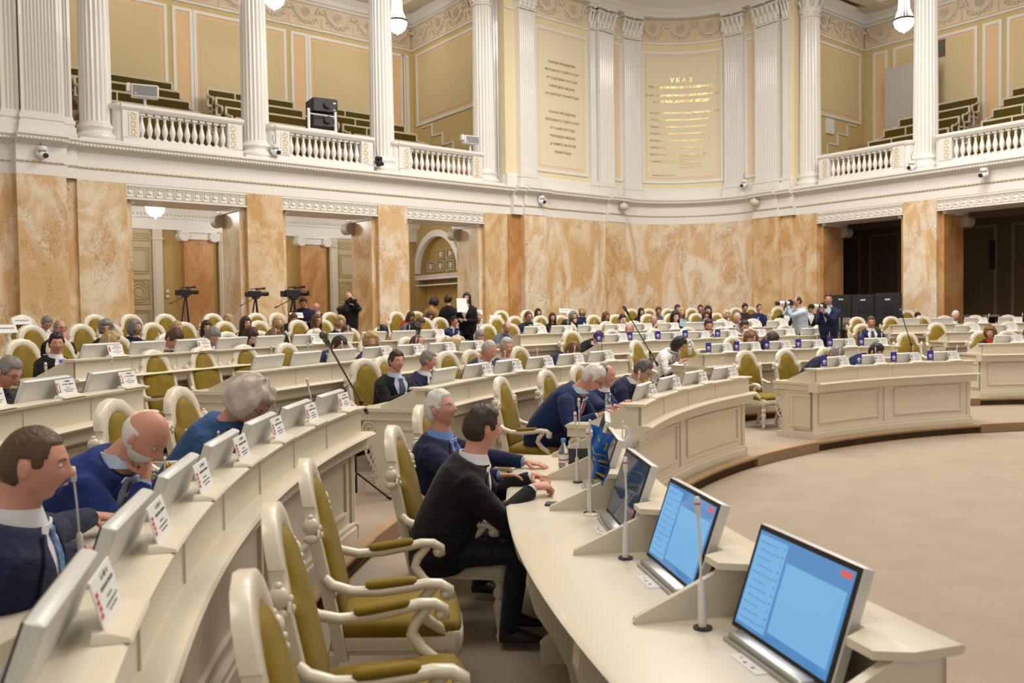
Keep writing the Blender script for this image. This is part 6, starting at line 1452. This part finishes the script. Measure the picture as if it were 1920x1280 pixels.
ptz(79,286,FL,-.30,'white dome camera under the cornice at the left corner pilaster',1)
ptz(1006,375,PT,-.2,'white dome camera with bracket below the first inscription',1); ptz(1845,324,FRt,-.2,'white dome camera under the right gallery cornice',-1)
ptz(1401,344,PT,-.15,'small white camera on the cornice right of the curved inscription',-1); ptz(1710,310,FRt,-.1,'small dark-lensed camera at the foot of the rightmost column',-1); ptz(710,303,FL,-.08,'small black camera at the foot of the third gallery column',1,True); ptz(516,281,FL,-.08,'small black and white camera beside the second gallery column',1)
for i,(u,v) in enumerate(((1157,388),(1425,379))):
    q_=PT.qu(u); x,y=PT.at(q_,-.28); z=zat(u,v,(x,y)); t=thing('globe_speaker',['round white wall speaker below the left curved pilasters','round white wall speaker below the right curved pilasters'][i],'speaker',(x,y,z)); mb=MB(); mb.ball((0,0,0),(.15,.15,.12),18,12,rot=Matrix.Rotation(.3,3,'Y')); part('speaker_globe',mb,mat('ivory_plastic',(.68,.62,.5),.4),t,60); mb=MB(); mb.tube([(0,0,.1),(0,.04,.22)],.02,8); part('hanging_bracket',mb,whitep,t,60)
# grey board, vents, chandeliers
a0,z0=FRt.on(1658,137,4.3); a1,z1=FRt.on(1656,240,4.3); mb=MB(); fbox(mb,FRt,a0,a0+1.75,4.35,4.38,7.7,z0+.15); link('leaning_board',mb.mesh('leaning_board',mat('light_grey_board',(.50,.48,.46),.7)),label='large pale grey board leaning on the yellow gallery wall behind the column',cat='board')
a0,z0=FRt.on(1763,91,4.78); mb=MB(); fbox(mb,FRt,a0-.14,a0+.16,4.74,4.8,z0-.26,z0+.26); link('wall_vent',mb.mesh('wall_vent',mat('vent_grey',(.12,.11,.09),.6)),label='grey ventilation grille on the yellow wall right of the gallery column',cat='vent')
a0,z0=FRe.on(1555,237,0); mb=MB(); fbox(mb,FRe,a0-.22,a0+.22,-.05,0,z0-.24,z0+.24); link('wall_panel_box',mb.mesh('wall_panel_box',whitep),label='white electrical box on the end wall of the right gallery',cat='box')
glow=mat('chandelier_crystal',(.9,.9,.85),.2,emit=(1,.93,.82),es=7)
def chand(p,sc,lab,grp='small crystal chandeliers',short=False):
    t=thing('chandelier',lab,'chandelier',p,0,grp,None,(sc,)*3)
    mb=MB(); mb.lathe([(.02,-.22),(.09,-.20),(.16,-.13),(.19,-.03),(.19,.0),(.02,.0)],24); mb.ball((0,0,-.235),.02,8,6); part('crystal_bowl',mb,glow,t,60)
    mb=MB(); mb.lathe([(.195,-.01),(.205,.01),(.195,.03)],28); part('brass_ring',mb,mat('dark_brass',(.12,.08,.04),.4,metal=.7),t,60)
    if not short:
        mb=MB()
        for i in range(14):
            a=2*PI*i/14; mb.tube([(.17*math.cos(a),.17*math.sin(a),.02),(.10*math.cos(a),.10*math.sin(a),.22),(.085*math.cos(a),.085*math.sin(a),.52)],.012,5)
        part('crystal_strands',mb,mat('crystal_dim',(.8,.8,.78),.2,emit=(1,.93,.82),es=1.6),t,60); mb=MB(); mb.lathe([(.09,.50),(.10,.54),(.06,.60),(.015,.62)],16); mb.tube([(0,0,.6),(0,0,2.2)],.012,6); part('crown_and_chain',mb,MATS['dark_brass'],t,60)
def pf(fr,u,v,o): a,z=fr.on(u,v,o); return fr.p(a,o,z)
chand(pf(FL,745,41,2.7),1.5,'crystal chandelier hanging between the third gallery column and the corner'); chand(pf(FRt,1695,38,2.4),1.5,'crystal chandelier left of the rightmost gallery column'); chand(pf(FL,514,-8,2.7),1.5,'chandelier whose bowl tip touches the top picture edge'); chand(pf(FL,291,387,2.2),1.15,'fan-shaped crystal ceiling lamp in the left corridor',short=True)

for i,(u,v,u2,v2,nm) in enumerate(((155,1066,136,874,'upright ivory microphone between the man in navy and the nearest monitor'),(262,942,170,961,'ivory microphone bent flat towards the sleeve of the man in navy'),(348,884,247,884,'ivory microphone lying level before the elbow of the man in blue suit'),(432,838,360,823,'ivory microphone bent flat before the woman in blue'))):
    x,y=gz(u,v,ZF[2]+.778); B=Vector((x,y,ZF[2]+.778)); d=math.hypot(x,y); T=Vector(pt(u2,v2,d-.04)); q=(T-B).normalized()
    o=mic(2,180,nm); o.location=B if i==0 else B+Vector((0,0,.05)); o.rotation_euler=Vector((0,0,1)).rotation_difference(q).to_euler(); l=(T-B).length/.418; o.scale=(1,1,max(.7,min(1.3,l)))
# ------------------------------------------------------------------ lights & world
def area(name,loc,size,power,col,rot=(0,0,0),spread=PI):
    l=bpy.data.lights.new(name,'AREA'); l.shape='DISK' if not hasattr(size,'__len__') else 'RECTANGLE'
    if hasattr(size,'__len__'): l.size,l.size_y=size
    else: l.size=size
    l.energy=power; l.color=col; l.spread=spread
    o=bpy.data.objects.new(name,l); COL.objects.link(o); o.location=loc; o.rotation_euler=rot; return o
def point(name,loc,power,col,r=.2):
    l=bpy.data.lights.new(name,'POINT'); l.energy=power; l.color=col; l.shadow_soft_size=r
    o=bpy.data.objects.new(name,l); COL.objects.link(o); o.location=loc; return o
WC=(1,.955,.89)
area('hall_chandelier_light',(3,10,12.3),5,620,WC); area('hall_chandelier_light',(10,8,12.3),5,520,WC); area('hall_chandelier_light',(1.0,17,12.3),5,950,WC); area('hall_chandelier_light',(8,17,12.3),5,900,WC); area('hall_chandelier_light',(-2,2,12.3),5,420,WC)
for k in (-2,-1,0,1): 
    p=FL.p(.8+3.49*k,2.8,11.2); point('gallery_lamp_light',p,55,WC)
    p=FL.p(.8+3.49*k,2.9,4.6); point('corridor_lamp_light',p,60,WC,.15)
for k in (0,1): p=FRt.p(-1.3+3.57*k,2.6,11.2); point('gallery_lamp_light',p,36,WC)
w=bpy.data.worlds.new('world'); scn.world=w; w.use_nodes=True; w.node_tree.nodes['Background'].inputs[0].default_value=(1,.96,.9,1); w.node_tree.nodes['Background'].inputs[1].default_value=.62
scn.view_settings.view_transform='Standard'; scn.view_settings.look='None'; scn.view_settings.gamma=1; scn.view_settings.exposure=.06
try: scn.view_settings.use_curve_mapping=False
except Exception: pass
cy=scn.cycles; cy.max_bounces=6; cy.diffuse_bounces=3; cy.glossy_bounces=3; cy.transmission_bounces=4; cy.transparent_max_bounces=6; cy.caustics_reflective=False; cy.caustics_refractive=False; cy.sample_clamp_indirect=4
